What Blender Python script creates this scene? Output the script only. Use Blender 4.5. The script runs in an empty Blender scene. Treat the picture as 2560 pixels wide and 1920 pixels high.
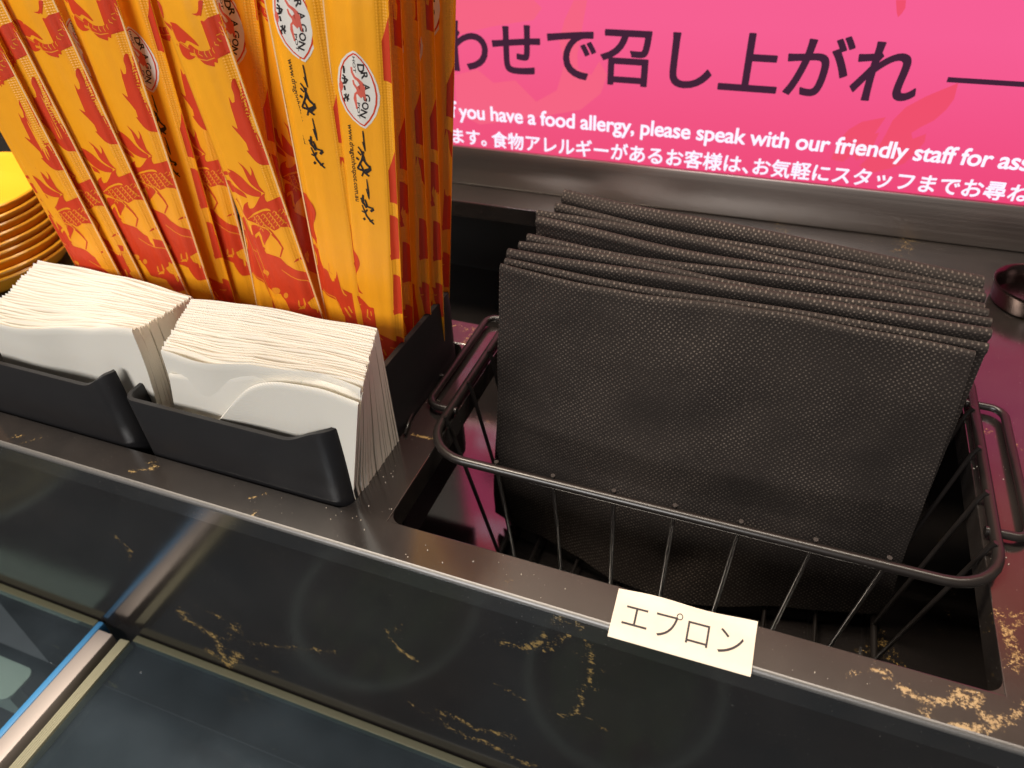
import bpy, bmesh, math, random
import numpy as np
from mathutils import Vector, Matrix, Euler, noise as mnoise
random.seed(7)
C = bpy.context.scene.collection
SC = bpy.context.scene

# ------------------------------------------------------------------ camera
CAM = np.array([0.0, 0.0, 0.30])
F_PX = 1811.629            # focal length for a 2560 px wide frame
M = np.array([[0.9351, 0.1945, -0.2962], [0.3522, -0.6016, 0.7170], [-0.0387, -0.7748, -0.6311]])
u_, s_, v_ = np.linalg.svd(M); M = u_ @ v_
cd = bpy.data.cameras.new('camera'); cam = bpy.data.objects.new('camera', cd); C.objects.link(cam)
rot = Matrix((M[:, 0], -M[:, 1], -M[:, 2])).transposed()
cam.matrix_world = Matrix.Translation(Vector(CAM)) @ rot.to_4x4()
cd.sensor_width = 36.0; cd.lens = F_PX / 2560 * 36.0
cd.clip_start = 0.01; cd.clip_end = 50
cd.dof.use_dof = True; cd.dof.focus_distance = 0.375; cd.dof.aperture_fstop = 10.5
SC.camera = cam

# ------------------------------------------------------------------ world and lamps (indoor light)
W = bpy.data.worlds.new('World'); SC.world = W; W.use_nodes = True
bg = W.node_tree.nodes['Background']; bg.inputs[0].default_value = (0.46, 0.41, 0.38, 1); bg.inputs[1].default_value = 0.22
def area(name, loc, target, size, power, col, sy=None):
    ld = bpy.data.lights.new(name, 'AREA'); ld.energy = power; ld.color = col
    ld.shape = 'RECTANGLE'; ld.size = size; ld.size_y = sy or size
    o = bpy.data.objects.new(name, ld); C.objects.link(o); o.location = loc
    o.rotation_euler = (Vector(target) - Vector(loc)).to_track_quat('-Z', 'Y').to_euler()
    return o
area('ceiling_strip_lamp', (-0.15, 0.47, 1.50), (-0.10, 0.28, 0), 2.4, 42, (1.0, 0.87, 0.72), 0.16)
area('ceiling_lamp', (-0.75, 0.22, 1.75), (-0.25, 0.28, 0), 0.30, 17, (1.0, 0.84, 0.66))
area('front_fill_light', (-0.55, -1.75, 1.20), (-0.2, 0.25, 0.05), 1.2, 45, (1.0, 0.97, 0.94), 0.7)  # unseen broad front light, raised as fill for packets and napkins
SC.view_settings.view_transform = 'Standard'; SC.view_settings.look = 'None'
SC.view_settings.exposure = 0.0; SC.view_settings.gamma = 1.0

# ------------------------------------------------------------------ helpers: rays from photo measurements to places in the room
def ray(u, v): return M @ np.array([u - 1280.0, v - 960.0, F_PX])
def onz(u, v, z): r = ray(u, v); return CAM + r * (z - CAM[2]) / r[2]
def ony(u, v, y): r = ray(u, v); return CAM + r * (y - CAM[1]) / r[1]
def lin(r, g, b):
    f = lambda c: (c / 12.92 if c <= 0.04045 else ((c + 0.055) / 1.055) ** 2.4)
    return (f(r / 255), f(g / 255), f(b / 255), 1)

class MB:
    """collects faces, then links them as one mesh object"""
    def __init__(s): s.v = []; s.f = []; s.uv = []
    def add(s, verts, faces):
        b = len(s.v); s.v += [tuple(map(float, p)) for p in verts]; s.f += [[b + i for i in f] for f in faces]
    def box(s, x0, x1, y0, y1, z0, z1):
        s.add([(x0,y0,z0),(x1,y0,z0),(x1,y1,z0),(x0,y1,z0),(x0,y0,z1),(x1,y0,z1),(x1,y1,z1),(x0,y1,z1)],
              [(0,3,2,1),(4,5,6,7),(0,1,5,4),(1,2,6,5),(2,3,7,6),(3,0,4,7)])
    def tube(s, pts, r, seg=10, closed=False):
        pts = [Vector(p) for p in pts]; n = len(pts); rings = []
        up = None
        for i, p in enumerate(pts):
            a = pts[(i - 1) % n] if (closed or i > 0) else p
            c = pts[(i + 1) % n] if (closed or i < n - 1) else p
            t = (c - a).normalized()
            if up is None: up = Vector((0, 0, 1)) if abs(t.z) < 0.9 else Vector((1, 0, 0))
            x = t.cross(up).normalized(); y = x.cross(t).normalized(); up = y
            rings.append([p + x * r * math.cos(2*math.pi*k/seg) + y * r * math.sin(2*math.pi*k/seg) for k in range(seg)])
        vs = [q for g in rings for q in g]; fs = []
        for i in range(n if closed else n - 1):
            j = (i + 1) % n
            for k in range(seg):
                l = (k + 1) % seg; fs.append((i*seg+k, i*seg+l, j*seg+l, j*seg+k))
        if not closed: fs += [tuple(range(seg))[::-1], tuple((n-1)*seg + k for k in range(seg))]
        s.add(vs, fs)
    def grid(s, fn, nu, nv, flip=False):
        vs = [fn(i / nu, j / nv) for j in range(nv + 1) for i in range(nu + 1)]
        fs = [(j*(nu+1)+i, j*(nu+1)+i+1, (j+1)*(nu+1)+i+1, (j+1)*(nu+1)+i) for j in range(nv) for i in range(nu)]
        if flip: fs = [f[::-1] for f in fs]
        s.add(vs, fs)
    def build(s, name, mat, parent=None, smooth=False, bevel=0, seg=2, origin=None):
        me = bpy.data.meshes.new(name)
        o0 = origin or (0, 0, 0)
        me.from_pydata([(x-o0[0], y-o0[1], z-o0[2]) for x, y, z in s.v], [], s.f)
        return link(name, me, mat, parent, smooth, bevel, seg, origin)
def link(name, me, mat, parent=None, smooth=False, bevel=0, seg=2, origin=None, clean=True):
    if clean:
        bm = bmesh.new(); bm.from_mesh(me)
        bmesh.ops.remove_doubles(bm, verts=bm.verts, dist=1e-6)
        bmesh.ops.recalc_face_normals(bm, faces=bm.faces)
        if bevel:
            es = [e for e in bm.edges if len(e.link_faces) == 2 and e.calc_face_angle(0) > 0.7]
            bmesh.ops.bevel(bm, geom=es, offset=bevel, segments=seg, profile=0.5, affect='EDGES', clamp_overlap=True)
        bm.to_mesh(me); bm.free()
    if smooth:
        for p in me.polygons: p.use_smooth = True
    me.materials.append(mat)
    o = bpy.data.objects.new(name, me); C.objects.link(o)
    if origin: o.location = origin
    if parent: o.parent = parent
    return o
def soft(o, ang=40):
    o.data.polygons.foreach_set('use_smooth', [True]*len(o.data.polygons))
    try: o.data.set_sharp_from_angle(angle=math.radians(ang))
    except Exception: pass
    return o
def tag(o, label=None, cat=None, group=None, kind=None):
    if label: o['label'] = label
    if cat: o['category'] = cat
    if group: o['group'] = group
    if kind: o['kind'] = kind
    return o
def thing(name, label, cat, loc=(0,0,0), group=None):
    o = bpy.data.objects.new(name, None); C.objects.link(o); o.location = loc; o.empty_display_size = 0.02
    return tag(o, label, cat, group)

# ------------------------------------------------------------------ materials
class Mat:
    def __init__(s, name, base=(0.5,0.5,0.5,1), rough=0.5, metal=0.0, spec=0.5, **kw):
        s.m = bpy.data.materials.new(name); s.m.use_nodes = True
        s.nt = s.m.node_tree; s.n = s.nt.nodes; s.b = s.n['Principled BSDF']
        s.b.inputs['Base Color'].default_value = base; s.b.inputs['Roughness'].default_value = rough
        s.b.inputs['Metallic'].default_value = metal; s.b.inputs['Specular IOR Level'].default_value = spec
        for k, v in kw.items(): s.b.inputs[k.replace('_', ' ')].default_value = v
    def node(s, t, **kw):
        n = s.n.new(t)
        for k, v in kw.items():
            if hasattr(n, k): setattr(n, k, v)
            else: n.inputs[k.replace('_', ' ')].default_value = v
        return n
    def L(s, a, b): s.nt.links.new(a, b)
    def math(s, op, a, b=None, c=None):
        n = s.n.new('ShaderNodeMath'); n.operation = op
        for i, x in enumerate((a, b, c)):
            if x is None: continue
            if isinstance(x, (int, float)): n.inputs[i].default_value = x
            else: s.L(x, n.inputs[i])
        return n.outputs[0]
    def ramp(s, fac, stops):
        n = s.n.new('ShaderNodeValToRGB'); e = n.color_ramp.elements
        while len(e) < len(stops): e.new(0.5)
        for i, (p, c) in enumerate(stops): e[i].position = p; e[i].color = c if len(c) == 4 else (*c, 1)
        s.L(fac, n.inputs[0]); return n.outputs[0]
    def mix(s, fac, a, b):
        n = s.n.new('ShaderNodeMix'); n.data_type = 'RGBA'
        for i, x in ((0, fac), (6, a), (7, b)):
            if isinstance(x, (int, float)): n.inputs[i].default_value = x
            elif isinstance(x, tuple): n.inputs[i].default_value = x if len(x) == 4 else (*x, 1)
            else: s.L(x, n.inputs[i])
        return n.outputs[2]
    def noise(s, scale, detail=4, rough=0.6, vec=None, dist=0.0):
        n = s.node('ShaderNodeTexNoise'); n.inputs['Scale'].default_value = scale
        n.inputs['Detail'].default_value = detail; n.inputs['Roughness'].default_value = rough; n.inputs['Distortion'].default_value = dist
        if vec is None:
            if not hasattr(s, 'tc'): s.tc = s.n.new('ShaderNodeTexCoord')
            vec = s.tc.outputs['Object']
        s.L(vec, n.inputs['Vector']); return n.outputs['Fac']
    def bump(s, h, strength=0.3, dist=0.001):
        n = s.n.new('ShaderNodeBump'); n.inputs['Strength'].default_value = strength; n.inputs['Distance'].default_value = dist
        s.L(h, n.inputs['Height']); s.L(n.outputs[0], s.b.inputs['Normal'])

def marble(name, rough_lo, rough_hi, dust, speck, ior=2.1):
    m = Mat(name, rough=0.15, spec=0.5); m.b.inputs['IOR'].default_value = ior
    at = m.node('ShaderNodeAttribute'); at.attribute_name = 'vein'
    big = m.noise(9, 3); fine = m.noise(620, 4, 0.7); mid = m.noise(150, 5, 0.7)
    # wandering faint natural veins
    wv = m.noise(5.0, 8, 0.62, dist=0.6)
    line = m.math('SUBTRACT', 1.0, m.math('MULTIPLY', m.math('ABSOLUTE', m.math('SUBTRACT', wv, 0.5)), 46.0))
    line = m.math('MAXIMUM', line, 0.0)
    patch = m.math('MAXIMUM', m.math('MULTIPLY', m.math('SUBTRACT', big, 0.60), 5.0), 0.0)
    nat = m.math('MULTIPLY', line, patch)
    grain = m.math('ADD', m.math('MULTIPLY', m.math('SUBTRACT', fine, 0.5), 2.4), m.math('MULTIPLY', m.math('SUBTRACT', mid, 0.5), 2.2))
    tot = m.math('ADD', m.math('MAXIMUM', at.outputs['Fac'], m.math('MULTIPLY', nat, 0.55)), grain)
    has = m.math('GREATER_THAN', m.math('MAXIMUM', at.outputs['Fac'], nat), 0.04)
    vf = m.math('MULTIPLY', m.math('MULTIPLY', m.math('MINIMUM', m.math('MAXIMUM', m.math('MULTIPLY', m.math('SUBTRACT', tot, 0.55), 2.6), 0.0), 1.0), has), 1.0)
    gold = m.mix(m.noise(60, 3), (0.24, 0.145, 0.034, 1), (0.36, 0.245, 0.092, 1))
    black = m.mix(m.noise(30, 4), (0.010, 0.009, 0.009, 1), (0.020, 0.017, 0.016, 1))
    dustf = m.math('MULTIPLY', m.math('MAXIMUM', m.math('SUBTRACT', m.noise(14, 5, 0.65), 0.35), 0.0), dust)
    base = m.mix(dustf, black, (0.22, 0.17, 0.13, 1))
    sp = m.math('MULTIPLY', m.math('GREATER_THAN', m.noise(900, 2, 0.5), 0.745), speck)
    base = m.mix(sp, base, (0.45, 0.42, 0.38, 1))
    m.L(m.mix(vf, base, gold), m.b.inputs['Base Color'])
    r = m.math('ADD', m.math('MULTIPLY', m.noise(22, 5, 0.7), rough_hi - rough_lo), rough_lo)
    m.L(m.math('ADD', r, m.math('MULTIPLY', vf, 0.15)), m.b.inputs['Roughness'])
    m.bump(m.math('ADD', fine, m.math('MULTIPLY', vf, 0.6)), 0.05, 0.0004)
    return m.m
M_TOP = marble('black_gold_marble_top', 0.10, 0.24, 0.16, 0.6, 2.25)
M_FACE = marble('black_gold_marble_face', 0.07, 0.18, 0.08, 0.3, 1.62)
M_FLOOR = marble('black_gold_marble_floor', 0.05, 0.14, 0.04, 0.2, 2.6)

def arris_highlight():
    m = Mat('honed_edge_highlight', rough=0.42, spec=0.5); m.b.inputs['IOR'].default_value = 2.0
    m.L(m.mix(m.noise(700, 4, 0.7), (0.022, 0.021, 0.020, 1), (0.10, 0.095, 0.09, 1)), m.b.inputs['Base Color']); m.bump(m.noise(1500, 3), 0.3, 0.0003); return m.m  # paler base colour paints the highlight along the front arris
M_ARRIS_HI = arris_highlight()
def plastic():
    m = Mat('black_plastic', (0.010, 0.0095, 0.0105, 1), 0.38, spec=0.5)
    m.bump(m.noise(1400, 3, 0.6), 0.22, 0.0003)
    r = m.math('ADD', m.math('MULTIPLY', m.noise(40, 4), 0.22), 0.28); m.L(r, m.b.inputs['Roughness'])
    dots = m.math('MULTIPLY', m.math('GREATER_THAN', m.noise(700, 2, 0.5), 0.755), 0.3)
    m.L(m.mix(dots, (0.010, 0.0095, 0.0105, 1), (0.18, 0.17, 0.16, 1)), m.b.inputs['Base Color'])
    return m.m
M_PLASTIC = plastic()
def wire_mat():
    m = Mat('black_coated_wire', (0.014, 0.0115, 0.0105, 1), 0.30, spec=0.55)
    m.bump(m.noise(900, 2), 0.1, 0.0002); return m.m
M_WIRE = wire_mat()

def fabric():
    m = Mat('black_nonwoven_fabric', rough=0.75, spec=0.35)
    uv = m.n.new('ShaderNodeUVMap'); uv.uv_map = 'UVMap'
    wob = m.noise(35, 2, 0.5, uv.outputs[0])
    mp = m.node('ShaderNodeMapping'); mp.inputs['Rotation'].default_value = (0, 0, math.radians(45))
    m.L(uv.outputs[0], mp.inputs['Vector'])
    vo = m.node('ShaderNodeTexVoronoi'); vo.inputs['Scale'].default_value = 455; vo.inputs['Randomness'].default_value = 0.20
    m.L(mp.outputs[0], vo.inputs['Vector'])
    d = m.math('SUBTRACT', 1.0, m.math('MULTIPLY', vo.outputs['Distance'], 2.9)); d = m.math('MAXIMUM', d, 0.0)
    fib = m.noise(1600, 3, 0.7, uv.outputs[0]); fib2 = m.noise(160, 4, 0.7, uv.outputs[0])
    pt = m.math('ADD', 0.35, m.math('MULTIPLY', m.math('MAXIMUM', m.math('SUBTRACT', m.noise(24, 4, 0.6, uv.outputs[0]), 0.34), 0.0), 3.4))
    amt = m.math('MULTIPLY', m.math('MULTIPLY', d, pt), m.math('ADD', 0.25, m.math('MULTIPLY', m.math('MULTIPLY', fib, fib2), 2.4)))
    base = m.mix(fib, (0.013, 0.0095, 0.008, 1), (0.030, 0.0225, 0.019, 1))
    m.L(m.mix(m.math('MINIMUM', m.math('MULTIPLY', amt, 0.9), 1.0), base, (0.18, 0.145, 0.118, 1)), m.b.inputs['Base Color'])
    m.L(m.math('SUBTRACT', 0.86, m.math('MULTIPLY', d, 0.42)), m.b.inputs['Roughness'])
    m.bump(m.math('ADD', m.math('MULTIPLY', d, -0.7), m.math('MULTIPLY', fib, 0.5)), 0.8, 0.0006)
    return m.m
M_FABRIC = fabric()

def paper(name, col, emb=0.20):
    m = Mat(name, col, 0.9, spec=0.2)
    uv = m.n.new('ShaderNodeUVMap'); uv.uv_map = 'UVMap'
    w = m.node('ShaderNodeTexWave'); w.inputs['Scale'].default_value = 330; w.bands_direction = 'DIAGONAL'
    m.L(uv.outputs[0], w.inputs['Vector'])
    m.bump(m.math('ADD', w.outputs['Fac'], m.noise(500, 3)), emb, 0.0004)
    m.b.inputs['Subsurface Weight'].default_value = 0.12; m.b.inputs['Subsurface Radius'].default_value = (0.004, 0.003, 0.002)
    return m.m
M_NAPKIN = paper('white_tissue', (0.72, 0.685, 0.61, 1))

def sleeve_mat():
    m = Mat('orange_paper_sleeve', rough=0.36, spec=0.5)
    uv = m.n.new('ShaderNodeUVMap'); uv.uv_map = 'UVMap'
    sep = m.node('ShaderNodeSeparateXYZ'); m.L(uv.outputs[0], sep.inputs[0])
    m.L(m.mix(m.noise(45, 3, 0.5, uv.outputs[0]), (0.86, 0.335, 0.009, 1), (0.92, 0.405, 0.014, 1)), m.b.inputs['Base Color'])
    mp = m.node('ShaderNodeMapping'); m.L(uv.outputs[0], mp.inputs['Vector'])
    vo = m.node('ShaderNodeTexVoronoi'); vo.inputs['Scale'].default_value = 780; vo.inputs['Randomness'].default_value = 0.0
    m.L(mp.outputs[0], vo.inputs['Vector'])
    mp2 = m.node('ShaderNodeMapping'); mp2.inputs['Scale'].default_value = (180, 30, 1); m.L(uv.outputs[0], mp2.inputs['Vector'])
    edge = m.math('LESS_THAN', sep.outputs['X'], 0.0055)
    m.bump(m.math('ADD', m.math('MULTIPLY', m.math('MULTIPLY', vo.outputs['Distance'], edge), 1.3), m.math('ADD', m.math('MULTIPLY', m.noise(70, 3, 0.5, uv.outputs[0]), 1.0), m.math('MULTIPLY', m.noise(1.0, 5, 0.6, mp2.outputs[0]), 0.8))), 0.26, 0.0014)
    m.b.inputs['Coat Weight'].default_value = 0.2; m.b.inputs['Coat Roughness'].default_value = 0.25
    return m.m
M_SLEEVE = sleeve_mat()
def ink(name, col, rough=0.4):
    m = Mat(name, col, rough, spec=0.45)
    n = m.noise(120, 3); a = tuple(c * 0.86 for c in col[:3]); m.L(m.mix(n, (*a, 1), col), m.b.inputs['Base Color'])
    return m.m
M_RED = ink('red_ink', (0.66, 0.050, 0.014, 1)); M_ORANGE = ink('orange_ink', (0.85, 0.30, 0.02, 1))
M_WHITEINK = ink('white_ink', (0.78, 0.74, 0.68, 1)); M_BLACKINK = ink('black_ink', (0.022, 0.016, 0.016, 1))
M_CRIMP = ink('pale_crimp_edge', (0.88, 0.55, 0.26, 1), 0.5); M_PINKINK = ink('coral_ink', (0.70, 0.13, 0.09, 1))
M_CARD = ink('cream_card', (0.72, 0.635, 0.525, 1), 0.6)
M_CARDINK = ink('dark_card_ink', (0.03, 0.025, 0.03, 1), 0.6)
M_YELLOW = Mat('yellow_melamine', (0.86, 0.40, 0.022, 1), 0.25, spec=0.5).m

def brushed(name, col, rough):
    m = Mat(name, col, rough, metal=1.0)
    mp = m.node('ShaderNodeMapping'); mp.inputs['Scale'].default_value = (3, 3, 900)
    m.tc = m.n.new('ShaderNodeTexCoord'); m.L(m.tc.outputs['Object'], mp.inputs['Vector'])
    n = m.noise(1.0, 4, 0.6, mp.outputs[0])
    m.L(m.math('ADD', m.math('MULTIPLY', n, 0.18), rough - 0.09), m.b.inputs['Roughness'])
    m.L(m.mix(n, tuple(c*0.82 for c in col[:3]), col[:3]), m.b.inputs['Base Color'])
    return m.m
M_PLATE = brushed('brushed_bronze_metal', (0.43, 0.375, 0.345, 1), 0.36)
M_STEEL = brushed('brushed_steel', (0.52, 0.46, 0.43, 1), 0.55)
M_STEEL.node_tree.nodes['Principled BSDF'].inputs['Metallic'].default_value = 0.45
M_BLUE = Mat('blue_strip', (0.055, 0.24, 0.50, 1), 0.45).m
M_EDGE = Mat('glass_polished_edge', (0.105, 0.103, 0.064, 1), 0.35, spec=0.5).m
M_DARK = Mat('matt_black', (0.008, 0.008, 0.008, 1), 0.7).m
M_RINGMETAL = Mat('dark_metal_ring', (0.10, 0.075, 0.07, 1), 0.24, metal=1.0).m

def emis(name, col, s=1.0):
    m = bpy.data.materials.new(name); m.use_nodes = True; nt = m.node_tree; nt.nodes.clear()
    e = nt.nodes.new('ShaderNodeEmission'); e.inputs[0].default_value = col; e.inputs[1].default_value = s
    o = nt.nodes.new('ShaderNodeOutputMaterial'); nt.links.new(e.outputs[0], o.inputs[0]); return m
def screen_mat():
    m = bpy.data.materials.new('lit_pink_display'); m.use_nodes = True; nt = m.node_tree; nt.nodes.clear()
    e = nt.nodes.new('ShaderNodeEmission'); o = nt.nodes.new('ShaderNodeOutputMaterial'); nt.links.new(e.outputs[0], o.inputs[0])
    tc = nt.nodes.new('ShaderNodeTexCoord'); sp = nt.nodes.new('ShaderNodeSeparateXYZ'); nt.links.new(tc.outputs['Object'], sp.inputs[0])
    mr = nt.nodes.new('ShaderNodeMapRange'); mr.inputs[1].default_value = 0.03; mr.inputs[2].default_value = 0.53; nt.links.new(sp.outputs['Z'], mr.inputs[0])
    cr = nt.nodes.new('ShaderNodeValToRGB'); el = cr.color_ramp.elements
    el[0].position = 0; el[0].color = lin(238, 68, 118); el[1].position = 0.25; el[1].color = lin(247, 94, 150)
    for p_, c_ in ((0.32, (247, 94, 150)), (0.48, (240, 84, 104)), (0.75, (226, 92, 84)), (1.0, (196, 96, 66))): q_ = el.new(p_); q_.color = lin(*c_)  # unseen upper screen turned coral to brown, added to warm counter reflections
    nt.links.new(mr.outputs[0], cr.inputs[0]); mx = nt.nodes.new('ShaderNodeMapRange'); mx.inputs[1].default_value = -0.34; mx.inputs[2].default_value = 0.25; mx.inputs[3].default_value = 0.32; mx.inputs[4].default_value = 0.0; nt.links.new(sp.outputs['X'], mx.inputs[0])
    mi = nt.nodes.new('ShaderNodeMix'); mi.data_type = 'RGBA'; nt.links.new(mx.outputs[0], mi.inputs[0]); nt.links.new(cr.outputs[0], mi.inputs[6]); mi.inputs[7].default_value = lin(244, 104, 128)
    nt.links.new(mi.outputs[2], e.inputs[0]); e.inputs[1].default_value = 1.0
    return m
M_SCREEN = screen_mat()
M_SCRTEXT = emis('lit_dark_text', lin(66, 36, 56)); M_SCRWHITE = emis('lit_white_text', lin(240, 236, 255), 1.15)
M_SCRMOTIF = emis('lit_coral_motif', lin(240, 80, 110))
M_SCRMOTIF2 = emis('lit_salmon_motif', lin(246, 101, 132))

def glass_mat():
    m = bpy.data.materials.new('clear_display_glass'); m.use_nodes = True; nt = m.node_tree; nt.nodes.clear()
    o = nt.nodes.new('ShaderNodeOutputMaterial'); t = nt.nodes.new('ShaderNodeBsdfTransparent'); g = nt.nodes.new('ShaderNodeBsdfGlossy')
    t.inputs[0].default_value = (0.70, 0.78, 0.82, 1); g.inputs['Roughness'].default_value = 0.06
    fr = nt.nodes.new('ShaderNodeFresnel'); ge = nt.nodes.new('ShaderNodeNewGeometry')
    io = nt.nodes.new('ShaderNodeMath'); io.operation = 'MULTIPLY_ADD'; io.inputs[1].default_value = 1 / 1.52 - 1.52; io.inputs[2].default_value = 1.52   # same thin-pane reflectance from either face
    nt.links.new(ge.outputs['Backfacing'], io.inputs[0]); nt.links.new(io.outputs[0], fr.inputs[0])
    ad = nt.nodes.new('ShaderNodeMath'); ad.operation = 'MULTIPLY_ADD'; ad.inputs[1].default_value = 1.15; ad.inputs[2].default_value = 0.02; nt.links.new(fr.outputs[0], ad.inputs[0])
    mx = nt.nodes.new('ShaderNodeMixShader'); nt.links.new(ad.outputs[0], mx.inputs[0]); nt.links.new(t.outputs[0], mx.inputs[1]); nt.links.new(g.outputs[0], mx.inputs[2])
    # faint uneven bluish diffuse film over the glass
    df = nt.nodes.new('ShaderNodeBsdfDiffuse'); df.inputs[0].default_value = (0.45, 0.56, 0.68, 1)
    tc = nt.nodes.new('ShaderNodeTexCoord'); nz = nt.nodes.new('ShaderNodeTexNoise'); nz.inputs['Scale'].default_value = 16; nz.inputs['Detail'].default_value = 6
    nt.links.new(tc.outputs['Object'], nz.inputs['Vector'])
    mr = nt.nodes.new('ShaderNodeMapRange'); mr.inputs[1].default_value = 0.35; mr.inputs[2].default_value = 0.75; mr.inputs[3].default_value = 0.018; mr.inputs[4].default_value = 0.042
    nt.links.new(nz.outputs['Fac'], mr.inputs[0])
    mx2 = nt.nodes.new('ShaderNodeMixShader'); nt.links.new(mr.outputs[0], mx2.inputs[0]); nt.links.new(mx.outputs[0], mx2.inputs[1]); nt.links.new(df.outputs[0], mx2.inputs[2])
    nt.links.new(mx2.outputs[0], o.inputs[0]); return m
M_GLASS = glass_mat()

# ------------------------------------------------------------------ the counter (black marble with gold veins)
YF = 0.188; Y_S = 0.622; Z_FL = -0.143; TH = 0.016; Z_GL = -0.204
HOLES = [(-0.47, -0.188, 0.211, 0.372), (-0.1635, 0.1285, 0.2115, 0.447), (-0.48, -0.172, 0.398, 0.585)]
def seg_dist(P, a, b):
    d = b - a; t = np.clip(((P - a) @ d) / max(d @ d, 1e-12), 0, 1); q = a + t[:, None] * d
    return np.linalg.norm(P - q, axis=1)
def vein_attr(me, polys):
    P = np.empty(len(me.vertices) * 3); me.vertices.foreach_get('co', P); P = P.reshape(-1, 3)
    val = np.zeros(len(P))
    for pts, wd, st in polys:
        for a, b in zip(pts[:-1], pts[1:]):
            val = np.maximum(val, st * np.exp(-(seg_dist(P, a, b) / wd) ** 2))
    at = me.attributes.new('vein', 'FLOAT', 'POINT'); at.data.foreach_set('value', val.astype(np.float32))
def tr(pts, kind, off): return [np.array(ony(u, v, off) if kind == 'y' else onz(u, v, off)) for u, v in pts]
FACE_V = [([(451,1529),(467,1548),(502,1572),(537,1591),(548,1618),(560,1645),(575,1665)], .0050, .75),
 ([(494,1517),(533,1533),(568,1552),(599,1583),(622,1603),(653,1610),(700,1616),(750,1622),(836,1628)], .0022, .62),
 ([(525,1630),(552,1645),(572,1665),(595,1634)], .0050, .72), ([(599,1583),(590,1560),(570,1600)], .005, .5),
 ([(622,1603),(640,1650),(690,1680)], .004, .35),
 ([(288,1342),(307,1354),(323,1373),(323,1397)], .0030, .60),
 ([(1017,1552),(990,1575)], .0018, .6), ([(963,1575),(978,1599),(998,1622),(1025,1642),(1056,1661)], .0018, .75),
 ([(1021,1754),(1075,1797)], .002, .5), ([(1107,1785),(1138,1789),(1184,1820),(1239,1832),(1278,1840)], .0038, .66),
 ([(1114,1813),(1161,1840),(1212,1855),(1250,1875),(1297,1902),(1336,1915)], .0036, .66),
 ([(1349,1534),(1375,1546),(1402,1538),(1425,1553),(1463,1561)], .0020, .72), ([(1425,1553),(1463,1565),(1474,1584)], .004, .6),
 ([(1425,1565),(1413,1591),(1383,1610),(1368,1629),(1341,1618)], .0018, .8), ([(1246,1606),(1273,1610),(1311,1622),(1341,1610),(1364,1584)], .0022, .8),
 ([(1311,1622),(1360,1629)], .0016, .6),
 ([(1474,1584),(1466,1610),(1474,1629),(1470,1663),(1482,1690),(1463,1713),(1447,1732),(1459,1751),(1440,1781)], .0017, .85),
 ([(1482,1660),(1508,1675)], .0016, .7), ([(1447,1732),(1504,1720)], .0016, .6), ([(1440,1785),(1402,1789),(1371,1770)], .0016, .7),
 ([(1440,1785),(1480,1800),(1520,1830)], .0016, .45), ([(1235,1709),(1273,1728),(1314,1751)], .0016, .55),
 ([(1420,1630),(1460,1640)], .0014, .5), ([(225,1762),(250,1745),(275,1725),(290,1712),(283,1735)], .0045, .8), ([(255,1712),(268,1680),(278,1668)], .0035, .7), ([(300,1705),(312,1678)], .003, .65), ([(72,1702),(105,1668),(155,1625)], .0022, .7), ([(95,1690),(140,1658),(160,1638)], .003, .65), ([(112,1612),(150,1608)], .003, .65), ([(640,1850),(700,1880)], .003, .5)]
TOP_V = [([(2180,1670),(2214,1689),(2244,1712)], .0026, .8), ([(2092,1685),(2157,1681)], .0011, .62), ([(2244,1712),(2290,1742),(2328,1753),(2381,1750)], .0024, .9),
 ([(2381,1750),(2392,1727),(2442,1738)], .0028, .85), ([(2381,1750),(2425,1768),(2455,1745)], .0026, .8), ([(2300,1768),(2322,1790)], .0022, .7), ([(2290,1768),(2340,1775)], .0016, .5),
 ([(2381,1818),(2442,1822),(2480,1814),(2499,1791),(2461,1795)], .0028, .9), ([(2442,1822),(2530,1800),(2560,1760)], .0020, .7),
 ([(2500,1540),(2515,1571),(2529,1605),(2544,1632),(2529,1658)], .0040, .75), ([(2529,1658),(2560,1640)], .003, .7), ([(2545,1560),(2560,1540)], .003, .6),
 ([(17,1095),(58,1089)], .0015, .6), ([(43,1112),(95,1095)], .0015, .7), ([(327,1179),(391,1170),(376,1153)], .0018, .8),
 ([(618,1245),(658,1239),(667,1233)], .0014, .75), ([(629,1288),(655,1271)], .0018, .65), ([(1011,1086),(1037,1089),(1075,1097)], .0010, .95),
 ([(1060,905),(1085,915)], .0016, .7), ([(1050,930),(1075,925)], .0014, .6), ([(1140,815),(1190,830),(1160,860)], .006, .45), ([(1100,885),(1140,878)], .003, .45),
 ([(2434,1076),(2470,1080),(2490,1088)], .0014, .75), ([(2445,1044),(2465,1048)], .001, .6), ([(2531,1104),(2556,1122)], .0018, .75), ([(2460,1200),(2490,1205)], .0010, .6),
 ([(2475,1110),(2465,1120),(2475,1132)], .0007, .5), ([(2480,1312),(2492,1316)], .0009, .6), ([(2273,599),(2253,628)], .010, .45), ([(1945,560),(1955,580)], .006, .4),
 ([(1040,1368),(1042,1390),(1050,1410)], .0014, .55), ([(1290,1432),(1270,1460)], .0012, .40), ([(2555,780),(2560,795)], .003, .7)]
FLOOR_V = [([(2160,1640),(2172,1610),(2195,1600)], .0035, .75), ([(2195,1635),(2240,1640),(2270,1665)], .004, .55), ([(2205,1590),(2200,1615)], .003, .75),
 ([(2385,1490),(2370,1540),(2350,1590)], .0025, .35), ([(2415,1420),(2390,1470)], .003, .42), ([(2360,1340),(2340,1400)], .003, .3), ([(2325,1480),(2335,1560)], .002, .3), ([(1222,1040),(1232,1060)], .004, .6)]

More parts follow.
